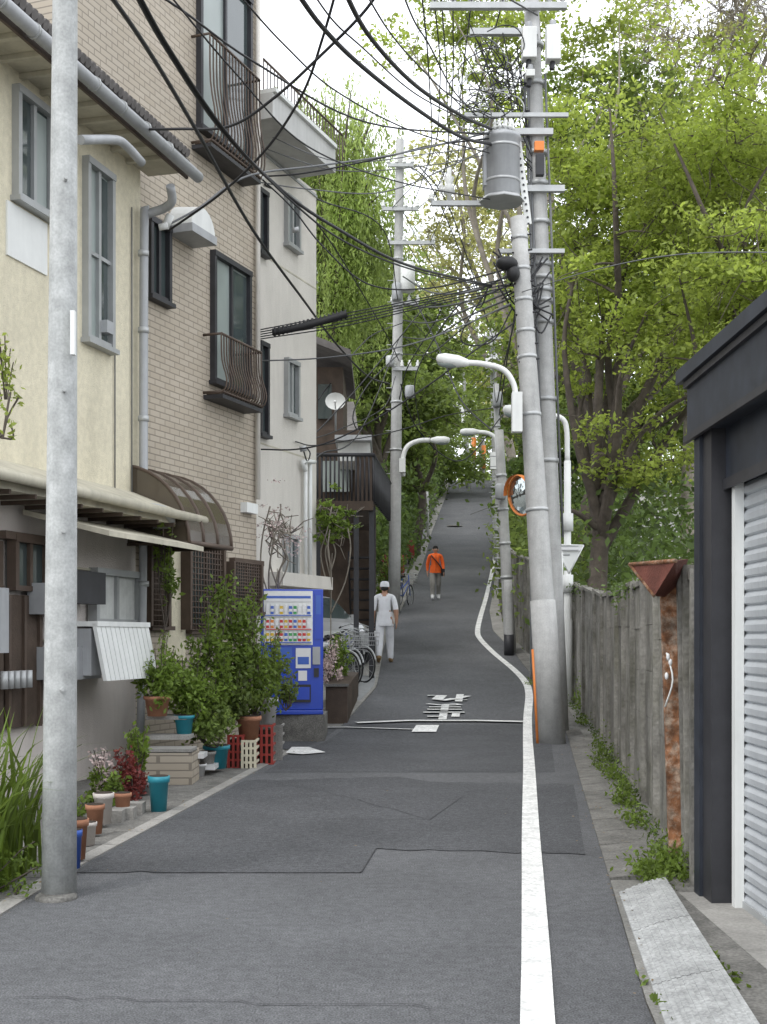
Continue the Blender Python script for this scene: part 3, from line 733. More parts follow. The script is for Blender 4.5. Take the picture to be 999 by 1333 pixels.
mb,_,_=upole('utility_pole',610,640,603,470,84,.17,.12,[(590,616,525),(588,618,545)],rings=3); mb.build()
mb,_,_=upole('utility_pole',627,620,620,410,95,.16,.12,[(606,634,440),(606,634,455)],rings=3); mb.build()
mb,_,_=upole('utility_pole',558,700,556,640,60,.08,.07,[],rings=1); mb.build()
# ---------------------------------------------------------------- street lamps
def lamp(name,armpx,d,head,hl,postpx=None,r=.035,hr=.11,box=None):
    mb=MB(name)
    path=smooth_path([P(x,y,d) for x,y in armpx],6); mb.tube(path,r,'white',10)
    a=P(head[0],head[1],d); b=P(head[2],head[3],d); dr=(b-a)
    mb.tube([a,a+dr*.08,a+dr*.35,a+dr*.75,a+dr*.95,b],[hr*.35,hr*.6,hr,hr,hr*.7,hr*.2],'white',14)
    mid=a+dr*.6-V(0,0,hr*.55); mb.ball(mid,(dr.length*.36,hr*.75,hr*.75),'frost',14,8)
    if postpx:
        p=P(*postpx[0],d); q=P(*postpx[1],d); p.z=gz(d)-.05; mb.tube([p,p.lerp(q,.35),p.lerp(q,.36),q],[r*1.9,r*1.9,r*1.4,r*1.3],'white',12)
        for t in (.5,.75): c=p.lerp(q,t); mb.tube([c-V(0,0,.15),c+V(0,0,.15)],r*2.2,'white',12)
    if box:
        for (x,y,w,h) in box: c=P(x,y,d-.08); mb.obox(c,V(w/2,0,0),V(0,.08,0),V(0,0,h/2),'white')
    mb.build(); return mb
lamp('street_lamp',[(674,560),(672,520),(668,498),(655,481),(630,474),(608,472)],17.2,(612,473,568,466),1,box=[(673,537,.14,.55)],r=.04,hr=.085)
lamp('street_lamp',[(525,620),(525,596),(531,581),(545,574),(560,573)],35.6,(560,573,586,573),1,box=[(524,606,.18,.4)],r=.07,hr=.11)
lamp('street_lamp',[(648,590),(646,572),(636,564),(620,562)],33,(625,562,599,562),1,box=[(643,600,.18,.45)],r=.055,hr=.09)
lamp('street_lamp',[(739,600),(738,560),(733,546),(720,541),(700,540),(680,538)],21,(690,539,655,532),1,[(739,890),(739,600)],r=.045,hr=.09)
lamp('street_lamp',[(603,560),(603,540),(598,528),(585,526)],60,(600,527,575,525),1,r=.09,hr=.16)
mb=MB('traffic_sign')
d=19.3
p=P(731,860,d);p.z=gz(d); q=P(731,712,d); mb.tube([p,q],.03,'white',10)
a,b,c=P(724,709,d),P(760,710,d),P(741,747,d); n=V(0,.015,0)
mb.face([a,c,b],'white'); mb.face([a+n,b+n,c+n],'red')
for s,e in ((a,b),(b,c),(c,a)): mb.tube([s,e],.012,'white',6)
mb.obox(P(740,714,d-.03),V(.20,0,0),V(0,.006,0),V(0,0,.035),'canw')
for yy in (711,716): mb.obox(P(740,yy,d-.04),V(.16,0,0),V(0,.002,0),V(0,0,.006),'grey')
mb.tube([P(729,728,d+.03),P(752,728,d+.03)],.012,'steel',6); mb.tube([P(731,722,d),P(742,722,d)],.015,'steel',6)
mb.build()
mb=MB('convex_mirror')
d=24; c=P(678,645,d); p=P(692,820,d);p.z=gz(d); mb.tube([p,P(692,620,d),P(686,612,d)],.03,'grey',10)
nrm=Vector((-.85,-.50,-.15)).normalized(); uu=nrm.cross(V(0,0,1)).normalized(); vv=uu.cross(nrm)
rings=[]
for i in range(6):
    r=.38*i/5; rings.append([c+(uu*math.cos(t)+vv*math.sin(t))*r+nrm*(.05-.06*(i/5)**2) for t in [2*math.pi*j/24 for j in range(24)]])
mir=glassmat('mirror',(.5,.55,.55),.05); mir.node_tree.nodes['Principled BSDF'].inputs['Metallic'].default_value=.9
for i in range(5):
    for j in range(24): mb.face([rings[i][j],rings[i+1][j],rings[i+1][(j+1)%24],rings[i][(j+1)%24]],mir,True)
mb.tube([c+(uu*math.cos(t)+vv*math.sin(t))*.39 for t in [2*math.pi*j/24 for j in range(25)]],.022,'orange',6)
sg=-1 if vv.z<0 else 1
top=[c+(uu*math.cos(t)+vv*sg*math.sin(t))*.41+nrm*.02 for t in np.linspace(.1,math.pi-.1,14)]
for a,b in zip(top[:-1],top[1:]): mb.face([a,b,b+nrm*.09,a+nrm*.09],'orange')
mb.build()
# ---------------------------------------------------------------- wires
mbw=MB('overhead_wires')
def wire(px,d0,d1,r=.012,mt='cable'):
    n=len(px); pts=[]
    L=[0]
    for i in range(1,n): L.append(L[-1]+math.dist(px[i],px[i-1]))
    for i,(x,y) in enumerate(px):
        t=L[i]/L[-1]; d=1/((1-t)/d0+t/d1); pts.append(P(x,y,d))
    mbw.tube(smooth_path(pts,8),r,mt,5,False)
wire([(120,-40),(190,60),(255,168),(330,300),(395,390),(440,450),(480,490),(508,500)],8,30,.019)
wire([(165,-30),(215,60),(290,170),(370,250),(440,298),(530,345),(640,372)],8,17.5,.017)
wire([(170,-30),(222,64),(300,178),(380,262),(450,315),(540,352),(640,374)],8,17.5,.010)
wire([(380,-20),(420,35),(470,85),(540,140),(600,178),(640,188)],10,17.9,.024)
wire([(440,-30),(480,45),(540,110),(600,150),(640,168)],10,17.9,.024)
wire([(150,168),(230,168),(300,164),(360,125),(420,70),(470,20),(500,-20)],13,11,.015)
wire([(220,300),(290,250),(350,190),(395,120),(420,50),(440,-20)],14.2,11,.014)
wire([(215,295),(260,270),(300,240),(340,225),(420,215),(520,200),(640,172)],14.2,17.9,.013,'cableg')
wire([(340,230),(400,225),(500,205),(560,190),(640,180)],18,17.9,.013)
wire([(330,236),(400,246),(500,250),(600,210),(640,190)],18,17.9,.010,'cableg')
wire([(340,232),(380,270),(420,320),(480,370),(560,375),(655,352)],18,17.4,.012)
for k in range(5): wire([(335,430+k*3),(450,408+k*4),(560,386+k*3),(660,362+k*4)],17.6,17.4,.009)
wire([(355,433),(400,424),(452,409)],17.2,17.1,.055,'black')
for k in range(18):
    t=k/17; c=P(358+t*92,432-t*22.5,17.2); mbw.tube([c-V(.012,0,0),c+V(.012,0,0)],.068,'black',8)
wire([(335,470),(420,466),(520,452),(600,425),(665,395)],18,17.4,.011,'cableg')
wire([(340,585),(385,585),(430,575),(490,545),(560,500),(620,455),(670,420)],17.8,17.4,.012)
wire([(395,585),(400,600),(404,590),(398,575),(420,555),(470,500),(520,440),(560,390)],20,25,.012)
wire([(385,575),(410,580),(460,572),(520,560),(585,540),(650,530)],20,28,.011)
for k in range(4): wire([(525,395+k*22),(560,400+k*20),(610,392+k*10),(665,370+k*9)],35,17.6,.02-.002*k)
wire([(525,360),(560,380),(610,380),(660,360)],35,17.6,.02)
wire([(522,500),(545,560),(600,600),(655,540)],35,40,.02)
wire([(540,390),(570,450),(600,520),(640,560)],34,28,.02)
wire([(520,210),(560,240),(600,330),(640,430)],36,52,.02)
wire([(545,215),(580,260),(610,340),(642,440)],36,52,.02)
wire([(575,0),(582,120),(580,230),(545,272)],18.1,36,.012); wire([(566,0),(573,110),(560,210),(510,272)],18.1,36,.012)
wire([(590,0),(588,130),(572,240),(530,215)],18.1,36,.012); wire([(614,0),(600,120),(590,220),(538,215)],18.1,36,.012)
wire([(655,0),(620,130),(596,230),(560,316)],18.1,36,.012)
wire([(548,-20),(558,90),(560,200),(536,272)],15,36,.012)
wire([(700,60),(640,130),(600,170),(560,270)],18.1,36,.012,'cableg')
for (a,b,c_) in (((400,-20),(470,60),(612,160)),((300,-20),(440,120),(640,200)),((210,-20),(400,190),(640,260)),((520,-20),(560,60),(620,150)),((470,-20),(540,80),(640,150))):
    wire([a,((a[0]+b[0])/2,(a[1]+b[1])/2+8),b,((c_[0]+b[0])/2,(c_[1]+b[1])/2+12),c_],10,18,.009)
wire([(0,-90),(200,-10),(330,80),(480,160),(640,175)],9,18,.012)
wire([(335,170),(440,210),(560,200),(640,190)],18.5,18,.008,'cableg')
wire([(335,190),(440,222),(560,215),(640,200)],18.5,18,.008,'cableg')
wire([(345,240),(420,300),(500,430),(520,470)],19,35,.014)
wire([(340,232),(420,262),(500,300),(518,390)],19,35,.014)
wire([(520,460),(480,500),(460,540),(470,570)],35,27,.016)
wire([(520,440),(470,560),(420,590),(404,605)],35,21,.014)
wire([(562,394),(575,400),(560,430),(530,480),(520,520)],30,35,.016)
wire([(515,490),(500,530),(440,560),(412,570)],35,24,.012)
wire([(672,400),(660,470),(650,540)],17.6,28,.013); wire([(672,410),(655,480),(645,520),(641,450)],17.6,52,.013)
wire([(680,380),(780,350),(900,330),(1100,330)],17.4,12,.007,'cableg')
wire([(525,420),(480,440),(430,500),(415,520)],35,26,.014)
wire([(636,372),(625,400),(600,395),(560,450),(540,500),(548,560)],17.6,34,.013)
wire([(640,368),(600,440),(640,445),(668,400)],17.5,17.6,.011)
for k in range(6): wire([(522,270+k*33),(560,340+k*25),(600,400+k*15),(642,440+k*6)],36,52,.014)
for k in range(4): wire([(642,445+k*12),(632,470+k*9),(622,480+k*9),(612,490+k*9)],52,84,.02)
wire([(700,20),(600,-40),(500,-120)],18,12,.012)
for x,y in ((340,232),(213,296),(395,585),(385,300)):
    c=P(x,y,14 if x<300 else 18.0); mbw.tube([c-V(.05,0,0),c+V(.05,0,.02)],.04,'white' if x<350 else 'steel',8)
mbw.tube([P(215,296,14.1)+V(0,0,0),P(222,280,14.1)],.05,'white',8)
mbw.build()
# ---------------------------------------------------------------- vegetation
def leafmesh(name,cs,size,flat,mt,seed,parent=None,aspect=.55,hang=False):
    r=np.random.RandomState(seed); n=len(cs); cs=np.asarray(cs)
    nn=r.normal(size=(n,3)); nn[:,2]+=flat*np.where(r.rand(n)<.85,1,-1); nn/=np.linalg.norm(nn,axis=1)[:,None]
    a=r.normal(size=(n,3)); 
    if hang: a=a*.25+np.array([0,0,-1.])
    a-=nn*(a*nn).sum(1)[:,None]; a/=np.linalg.norm(a,axis=1)[:,None]; b=np.cross(nn,a)
    s=size*(.6+.8*r.rand(n))[:,None]
    v=np.empty((n,4,3)); v[:,0]=cs-a*s; v[:,1]=cs-b*s*aspect+a*s*.1; v[:,2]=cs+a*s; v[:,3]=cs+b*s*aspect+a*s*.1
    v=v.reshape(-1,3)
    me=bpy.data.meshes.new(name); me.vertices.add(4*n); me.vertices.foreach_set('co',v.ravel())
    me.loops.add(4*n); me.loops.foreach_set('vertex_index',np.arange(4*n,dtype=np.int32))
    me.polygons.add(n); me.polygons.foreach_set('loop_start',np.arange(0,4*n,4,dtype=np.int32))
    try: me.polygons.foreach_set('loop_total',np.full(n,4,dtype=np.int32))
    except Exception: pass
    me.materials.append(mt); me.update(calc_edges=True); me.validate()
    o=bpy.data.objects.new(name,me); bpy.context.collection.objects.link(o)
    if parent: o.parent=parent
    return o
def tree(name,base,tops,crowns,ncl,nleaf,ls,lm,bark,r0,seed,cr=(.5,1.),flat=.35,nlimb=8,lflat=1.2,twig=1.0,limbs=()):
    r=np.random.RandomState(seed); E=empty(name); base=Vector(base); top=Vector(tops)
    mb=MB('trunk_and_limbs',E)
    H=(top-base)
    tp=[base+H*(i/6)+Vector((r.uniform(-1,1),r.uniform(-1,1),0))*r0*1.0*(i>0) for i in range(7)]
    tp=smooth_path(tp,3)
    mb.tube(tp,[r0*(1.25 if i==0 else 1)*(1-.5*i/(len(tp)-1)) for i in range(len(tp))],bark,10)
    for lp,lr in limbs:
        pp=smooth_path([Vector(q) for q in lp],6); mb.tube(pp,[lr*(1-.75*i/(len(pp)-1)) for i in range(len(pp))],bark,8)
    w=np.array([c[1][0]*c[1][1]*c[1][2] for c in crowns]); w=w/w.sum()
    cl=[]
    for i in range(ncl):
        ci=r.choice(len(crowns),p=w); c,rad=crowns[ci]
        dv=r.normal(size=3); dv/=np.linalg.norm(dv); q=r.rand()**.45
        cl.append(Vector(c)+Vector((dv[0]*rad[0]*q,dv[1]*rad[1]*q,dv[2]*rad[2]*q)))
    sel=[0]
    while len(sel)<min(nlimb,ncl):
        dmin=[min((c-cl[j]).length for j in sel) for c in cl]; sel.append(int(np.argmax(dmin)))
    nodes=[]
    for j in sel:
        s=tp[int((len(tp)-1)*r.uniform(.55,1))]; e=cl[j]; dist=(e-s).length
        m1=s.lerp(e,.35)+Vector((r.uniform(-1,1),r.uniform(-1,1),r.uniform(.2,1.2)))*dist*.12
        m2=s.lerp(e,.7)+Vector((r.uniform(-1,1),r.uniform(-1,1),r.uniform(0,1)))*dist*.10
        pp=smooth_path([s,m1,m2,e],6); n=len(pp)
        mb.tube(pp,[max(.012,r0*.5*(1-.88*i/(n-1))) for i in range(n)],bark,7); nodes+=[(p,r0*.5*(1-.88*i/(n-1))) for i,p in enumerate(pp)]
    order=sorted([i for i in range(ncl) if i not in sel],key=lambda i:min((cl[i]-p).length for p,_ in nodes))
    for i in order:
        c=cl[i]; best=min(nodes,key=lambda q:(q[0]-c).length+max(0,q[0].z-c.z)*.6); s=best[0]; dist=(c-s).length
        m1=s.lerp(c,.5)+Vector((r.uniform(-1,1),r.uniform(-1,1),r.uniform(.0,1)))*dist*.15
        rr_=max(.012,min(best[1]*.6,.02+.02*dist)); pp=smooth_path([s,m1,c],4); n=len(pp)
        mb.tube(pp,[rr_*(1-.7*k/(n-1)) for k in range(n)],bark,5,False); nodes+=[(p,rr_*(1-.7*k/(n-1))) for k,p in enumerate(pp)]
        for _ in range(int(4*twig)):
            e=c+Vector(r.normal(size=3)*.5*cr[1])
            mb.tube([c,(c+e)/2+Vector(r.normal(size=3)*.06),e],[.012,.009,.005],bark,4,False)
    mb.build()
    pts=[]
    for c in cl:
        rad=r.uniform(*cr); n=int(nleaf*(rad/((cr[0]+cr[1])/2))**2)
        k=max(3,n//24); sub=r.normal(size=(k,3))*rad*.55*np.array([1,1,flat])
        idx=r.randint(0,k,n); q=sub[idx]+r.normal(size=(n,3))*rad*.19*np.array([1,1,.5])
        pts.append(q+np.array(c))
    leafmesh('foliage',np.concatenate(pts),ls,lflat,lm,seed+1,E)
    return E
def pc(x,y,d): v=P(x,y,d); return (v.x,v.y,v.z)
def el(x,y,d,rx,ry,rz): return (pc(x,y,d),(rx*d/F,rz,ry*d/F))
def base(x,d): v=P(x,0,d); return (v.x,d,gz(d)-.1)
lim=[([pc(786,700,25),pc(770,640,24.8),pc(755,590,24.6),pc(742,520,24.5),pc(735,440,24.4),pc(748,360,24.3)],.12),
     ([pc(790,660,25),pc(812,610,24.6),pc(830,570,24.4),pc(870,530,24),pc(930,500,23.6)],.10),
     ([pc(788,640,25),pc(800,560,25.2),pc(792,470,25.2),pc(805,380,25.2),pc(840,290,25)],.12),
     ([pc(780,690,25),pc(752,668,24.6),pc(725,660,24.3),pc(705,640,24)],.07),
     ([pc(795,600,25),pc(770,540,25.5),pc(765,480,25.6),pc(730,400,25.7)],.08)]
tree('broadleaf_tree',base(782,25),pc(792,590,25),[el(850,400,25,150,140,2.6),el(780,230,25,90,110,2.2),el(930,250,25,110,130,2.4),el(850,590,25,110,45,1.6)],118,330,.058,L_spring,'bark',.26,21,(.5,1.0),.30,10,limbs=lim)
tree('broadleaf_tree',base(975,22),pc(950,560,22),[el(930,180,22,110,100,2.),el(960,400,22,110,150,2.),el(930,600,22,70,60,1.2)],66,330,.054,L_spring,'bark',.2,22,(.5,.95),.30,8)
tree('broadleaf_tree',base(770,33),pc(775,520,33),[el(800,160,33,110,90,3),el(745,360,33,60,150,2.5),el(880,300,33,140,180,3),el(760,560,33,70,50,2)],95,300,.08,L_mid,'bark',.3,23,(.7,1.3),.36,9)
tree('broadleaf_tree',base(700,30),pc(680,300,30),[el(590,25,30,70,40,2.5),el(670,50,30,70,45,2),el(780,50,30,60,40,2),el(635,120,30,40,40,2)],44,200,.065,L_spring,'barkg',.16,24,(.5,1.0),.32,9)
tree('bare_tree',base(900,34),pc(890,200,34),[el(940,40,34,130,60,3),el(850,80,34,80,50,3)],70,45,.07,L_yel,'barkg',.22,25,(.6,1.1),.4,12,twig=5)
tree('broadleaf_tree',base(660,62),pc(660,400,62),[el(650,330,62,90,130,4),el(600,250,62,70,90,4),el(700,450,62,60,90,3)],80,170,.12,L_yel,'barkg',.3,26,(1.0,2.),.4,10,twig=3)
tree('broadleaf_tree',base(820,45),pc(810,520,45),[el(810,500,45,150,180,4),el(710,500,45,70,150,3),el(950,450,45,120,250,3)],100,320,.12,L_mid,'bark',.3,27,(1.0,1.8),.5,8)
tree('broadleaf_tree',base(700,40),pc(705,600,40),[el(715,620,40,55,80,2.2)],26,300,.10,L_dark,'bark',.2,28,(.6,1.1),.5,6)
tree('broadleaf_tree',base(540,78),pc(545,500,78),[el(540,470,78,60,110,4),el(590,570,78,40,60,4)],60,400,.16,L_mid,'bark',.3,29,(1.3,2.2),.5,7)
tree('broadleaf_tree',base(540,54),pc(545,560,54),[el(550,560,54,45,80,3),el(500,520,54,45,110,3)],50,380,.12,L_mid,'bark',.25,30,(.9,1.6),.5,7)
tree('broadleaf_tree',base(500,48),pc(500,520,48),[el(495,420,48,50,110,3),el(450,480,48,60,100,3)],56,360,.11,L_mid,'bark',.25,31,(.8,1.5),.5,7)
tree('broadleaf_tree',base(680,90),pc(680,420,90),[el(640,480,90,60,70,6),el(700,500,90,60,110,6)],60,340,.19,L_spring,'bark',.35,32,(1.6,2.8),.5,7)
tree('flowering_tree',base(360,17.5),pc(362,740,17.5),[el(360,695,17.5,28,38,.5)],18,30,.020,L_flower,'barkg',.010,33,(.15,.3),.8,6,twig=1)
tree('young_tree',base(430,21),pc(432,720,21),[el(433,680,21,22,38,.5)],20,80,.04,L_shrub,'barkg',.014,34,(.15,.3),.8,6,twig=1)
def willow(name,base_,top,cx,d,seed):
    E=empty(name); r=np.random.RandomState(seed); mb=MB('trunk_and_limbs',E)
    base_=Vector(base_);top=Vector(top); tp=smooth_path([base_,base_.lerp(top,.4)+V(.2,0,0),base_.lerp(top,.7)-V(.1,0,0),top],5)
    mb.tube(tp,[.35*(1-.5*i/(len(tp)-1)) for i in range(len(tp))],'bark',10)
    pts=[]
    for i in range(66):
        c,rad=cx[r.randint(len(cx))]; dv=r.normal(size=3); dv/=np.linalg.norm(dv); dv[2]=abs(dv[2])
        q=r.rand()**.5; e=Vector((c[0]+dv[0]*rad[0]*q,c[1]+dv[1]*rad[1]*q,c[2]+dv[2]*rad[2]*q))
        s=tp[r.randint(len(tp)//2,len(tp))]; m_=s.lerp(e,.6)+V(0,0,(e-s).length*.15)
        pp=smooth_path([s,m_,e],5); mb.tube(pp,[.09*(1-.85*k/(len(pp)-1)) for k in range(len(pp))],'bark',5,False)
        for k in range(18):
            st=pp[r.randint(len(pp)//2,len(pp))]+Vector(r.normal(size=3)*np.array([.5,.5,.35])); Ln=r.uniform(.8,4.0)
            dx=r.normal(size=2)*.22; n=int(Ln*18)
            t=np.linspace(0,1,n)
            q=np.stack([st.x+dx[0]*np.sqrt(t)*Ln*.5,st.y+dx[1]*np.sqrt(t)*Ln*.5,st.z-Ln*t+.3*np.sin(t*3)],1)+r.normal(size=(n,3))*.07
            pts.append(q)
    mb.build(); leafmesh('foliage',np.concatenate(pts),.09,.2,L_willow,seed+1,E,.26,True)
willow('willow_tree',base(430,38),pc(430,330,38),[el(400,240,38,45,120,2),el(455,170,38,60,60,2.2),el(475,300,38,50,140,2),el(430,400,38,60,80,2)],38,41)
def shrub(name,c,rad,n,ls,lm,seed,stems=8,flat=.3,asp=.5,bark='bark',sprigs=7):
    E=empty(name); r=np.random.RandomState(seed); c=Vector(c); mb=MB('stems',E); b=c-V(0,0,rad[2])
    k=max(5,n//40); sub=[]
    for i in range(k):
        dv=r.normal(size=3);dv/=np.linalg.norm(dv); q=r.rand()**.5*(.8+.35*r.rand()); sub.append([c.x+dv[0]*rad[0]*q,c.y+dv[1]*rad[1]*q,c.z+dv[2]*rad[2]*q])
    for i in range(min(stems,k)):
        e=Vector(sub[i]); mb.tube(smooth_path([b,b.lerp(e,.5)+Vector(r.normal(size=3)*.03),e],3),.006+.004*r.rand(),bark,4,False)
    sub=np.array(sub); q=sub[r.randint(0,k,n)]+r.normal(size=(n,3))*np.array(rad)*.17
    ex=[]
    for i in range(sprigs):
        an=r.uniform(0,6.28); e=c+V(math.cos(an)*rad[0]*1.15*r.rand(),math.sin(an)*rad[1]*.8,rad[2]*(1.0+.6*r.rand())); s=c+V(math.cos(an)*rad[0]*.3,0,0)
        mb.tube([s,s.lerp(e,.6)+V(0,0,.02),e],.004,bark,4,False)
        for t in np.linspace(.3,1,14): p=s.lerp(e,t); ex.append([p.x+r.normal()*ls*.9,p.y+r.normal()*ls*.9,p.z+r.normal()*ls*.6])
    mb.build()
    if ex: q=np.concatenate([q,np.array(ex)])
    q=q[q[:,2]>c.z-rad[2]]
    leafmesh('foliage',q,ls,flat,lm,seed+1,E,asp); return E
pts=[];rr=np.random.RandomState(5)
E=empty('hedge')
for y in np.arange(27.5,86,.5):
    n=240; x=wx(y)+.75; h=2.5+.9*math.sin(y*.9)+.5*math.sin(y*2.3)
    if y>60: h=2.0
    pts.append(np.stack([x+rr.normal(size=n)*.42,y+rr.uniform(-.35,.35,n),gz(y)+h*rr.rand(n)**.6],1))
leafmesh('foliage',np.concatenate(pts),.085,.3,L_mid,6,E)
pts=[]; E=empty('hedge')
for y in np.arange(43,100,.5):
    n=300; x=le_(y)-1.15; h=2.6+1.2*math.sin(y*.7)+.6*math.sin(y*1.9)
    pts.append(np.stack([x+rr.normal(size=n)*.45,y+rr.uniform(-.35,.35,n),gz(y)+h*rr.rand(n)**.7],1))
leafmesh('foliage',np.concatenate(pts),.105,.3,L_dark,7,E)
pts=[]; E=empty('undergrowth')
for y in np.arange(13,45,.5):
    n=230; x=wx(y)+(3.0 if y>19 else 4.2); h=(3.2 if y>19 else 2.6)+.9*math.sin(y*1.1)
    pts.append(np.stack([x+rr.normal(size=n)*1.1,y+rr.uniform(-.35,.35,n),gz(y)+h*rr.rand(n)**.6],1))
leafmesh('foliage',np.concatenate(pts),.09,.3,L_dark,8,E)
pts=[]; E=empty('distant_trees')
for i in range(180):
    x=rr.uniform(-45,75); y=rr.uniform(105,150); 
    if x<-8: y=rr.uniform(60,110)
    z=gz(y)+rr.uniform(0,11 if x>3 else 7); rad=rr.uniform(2,3.6); n=380
    pts.append(np.array([x,y,z])+rr.normal(size=(n,3))*rad*np.array([.55,.55,.45]))
leafmesh('foliage',np.concatenate(pts),.27,.5,L_mid,9,E)
pts=[]; E=empty('weeds')
for (x,y,w,h,n) in ((755,915,8,24,420),(758,940,9,10,200),(785,985,14,22,420),(812,1040,14,28,520),(795,1010,12,14,250),(872,1130,20,24,800),(845,1140,22,18,500),(938,1262,9,3,50),(850,1300,5,3,20),(780,1000,8,8,100),(825,1070,14,14,220),(690,890,6,6,100)):
    p=R(x,y+h*.4); k=p.y/F
    q=np.array([p.x,p.y,0])+rr.normal(size=(n,3))*np.array([w*k*.5,.18,0]); q[:,2]=gz(p.y)+.02+np.abs(rr.normal(size=n))*h*k*.75; pts.append(q)
leafmesh('foliage',np.concatenate(pts),.020,.3,L_shrub,10,E,.45)
pts=[];
for y in np.arange(8,26,.12):
    n=10; pts.append(np.stack([wx(y)-.10+rr.normal(size=n)*.04,y+rr.uniform(-.1,.1,n),gz(y)+.02+.05*rr.rand(n)],1))
leafmesh('moss_tufts',np.concatenate(pts),.02,.3,L_dark,11,E,.4)
# fallen leaves in the gutters
pts=[]
for i in range(420):
    y=rr.uniform(5,22); 
    x=re_(y)+abs(rr.normal())*.16-.05 if i%3 else le_(y)-abs(rr.normal())*.12+.08
    pts.append([x,y,gz(y)+.034])
for i in range(60):
    y=rr.uniform(5,20); pts.append([rr.uniform(le_(y),re_(y)),y,gz(y)+.022])
leafmesh('fallen_leaves',np.array(pts),.011,6.,L_litter,77,None,.5)
pts=[]
for y in list(np.arange(12,15,.1))+list(np.arange(20,27,.1)):
    n=9; pts.append(np.stack([wx(y)+rr.normal(size=n)*.08,y+rr.uniform(-.1,.1,n),gz(y)+2.08-np.abs(rr.normal(size=n))*.12],1))
leafmesh('wall_ivy',np.concatenate(pts),.03,.3,L_dark,12,None,.5)
def potm(name,x,yb,w,h,d,mt,rim=True,sq=False):
    mb=MB(name); p=P(x,yb,d); k=d/F; r=w*k/2; H=h*k
    n=4 if sq else 18
    mb.tube([p,p+V(0,0,H*.82),p+V(0,0,H*.83),p+V(0,0,H)],[r*.72,r*.92,r*1.04,r*1.06],mt,n,True,not sq)
    mb.tube([p+V(0,0,H),p+V(0,0,H+.004)],[r*.95,r*.9],'soil',n)
    mb.build(); return p+V(0,0,H)
potm('plant_pot',207,1058,27,48,dy(1058),'teal'); potm('plant_pot',124,1085,24,38,dy(1090),'terra'); potm('plant_pot',100,1118,30,52,dy(1125),'terra')
potm('plant_pot',135,1072,26,40,dy(1078),'pinkw'); potm('plant_pot',98,1130,18,50,dy(1140),'canb')
potm('plant_pot',160,1062,22,30,dy(1066),'terra'); potm('plant_pot',116,1100,20,30,dy(1104),'pinkw')
potm('plant_pot',205,932,34,26,12.8,'terra'); potm('plant_pot',240,955,26,24,13,'teal'); potm('plant_pot',282,1000,34,30,13.6,'teal')
potm('plant_pot',324,966,32,34,14.2,'terra'); potm('plant_pot',350,942,24,34,15,'canw'); potm('plant_pot',270,1000,22,22,13.4,'conc'); potm('plant_pot',258,1012,22,18,13.2,'canw'); potm('plant_pot',190,1040,20,22,11.6,'grey')
mb=MB('plant_shelf')
for i,(x0,x1,y,d) in enumerate(((190,243,932,12.9),(190,246,958,12.7),(186,250,975,12.4))):
    a=P(x0,y,d);b=P(x1,y,d); mb.box(a.x,b.x,d,d+.35,a.z-.04,a.z,'conc'); 
a=P(184,975,12.2); b=P(250,975,12.4); mb.box(a.x,b.x,12.4,12.9,0,a.z-.05,brick)
for x0,x1,y0,y1,d in ((245,265,975,985,12.8),(262,280,990,1000,13.2)):
    a=P(x0,y0,d);b=P(x1,y1,d); mb.box(a.x,b.x,d,d+.3,b.z-.02,b.z+.03,'canw')
for x,y in ((118,1078),(145,1072),(160,1068),(172,1062)):
    q=R(x,y); mb.box(q.x-.09,q.x+.09,q.y-.02,q.y+.14,0,.10,'conc'); 
mb.build()
mb=MB('crate')
def crate(x0,x1,y0,y1,d,mt):
    a=P(x0,y1,d);b=P(x1,y0,d); n=4
    for i in range(n+1):
        z=a.z+(b.z-a.z)*i/n; mb.box(a.x,b.x,d,d+.02,z-.012,z+.012,mt); mb.box(b.x-.02,b.x,d+.02,d+.32,z-.012,z+.012,mt)
    for i in range(4):
        x=a.x+(b.x-a.x-.03)*i/3; mb.box(x,x+.03,d-.004,d+.018,a.z,b.z,mt)
    mb.box(a.x+.02,b.x-.03,d+.04,d+.3,a.z+.01,b.z-.05,'soil')
crate(296,318,958,1000,14.0,'red'); crate(332,356,945,995,14.4,'red'); crate(314,334,965,1002,13.9,'cream'); crate(356,368,945,992,14.9,'conc')
mb.build()
mb=MB('low_planter_box')
a=P(425,938,19.2);b=P(453,893,19.2)
mb.hexa([(a.x,19.0,a.z-.1),(b.x,19.0,a.z-.1),(b.x+.12,21.5,a.z+.2),(a.x+.1,21.5,a.z+.2),(a.x,19.0,b.z),(b.x,19.0,b.z),(b.x+.12,21.5,b.z+.15),(a.x+.1,21.5,b.z+.15)],'wood')
mb.obox(V((a.x+b.x)/2,19.0,b.z+.02),V((b.x-a.x)/2+.02,0,0),V(0,.05,0),V(0,0,.02),'concd'); mb.build()
shr=[(208,885,12.8,26,40,900,.031,L_shrub),(245,905,13.2,34,44,1400,.031,L_shrub),(275,870,13.6,30,60,1300,.031,L_shrub),(270,935,13.4,36,36,1400,.031,L_mid),(310,850,14.2,36,58,1300,.034,L_shrub),(330,890,14.4,36,50,1400,.031,L_shrub),(350,870,14.9,22,36,700,.031,L_mid),(300,915,14.0,36,30,1200,.031,L_mid),(215,760,13.6,20,60,220,.033,L_shrub),(300,800,14.3,40,34,400,.033,L_shrub),(170,1020,11.3,20,34,1000,.024,L_red),(130,1010,11.0,12,24,120,.022,L_flower),(128,1030,11.,14,22,350,.028,L_shrub),(180,985,11.6,12,30,300,.028,L_shrub),(372,905,16,14,20,260,.03,L_mid),(432,868,20.,14,24,350,.028,L_flower),(442,862,20.6,16,26,700,.035,L_shrub),(100,1065,9.6,10,18,300,.025,L_shrub),(150,1035,10.9,12,20,300,.025,L_shrub),(4,520,8.,20,50,50,.026,L_spring)]
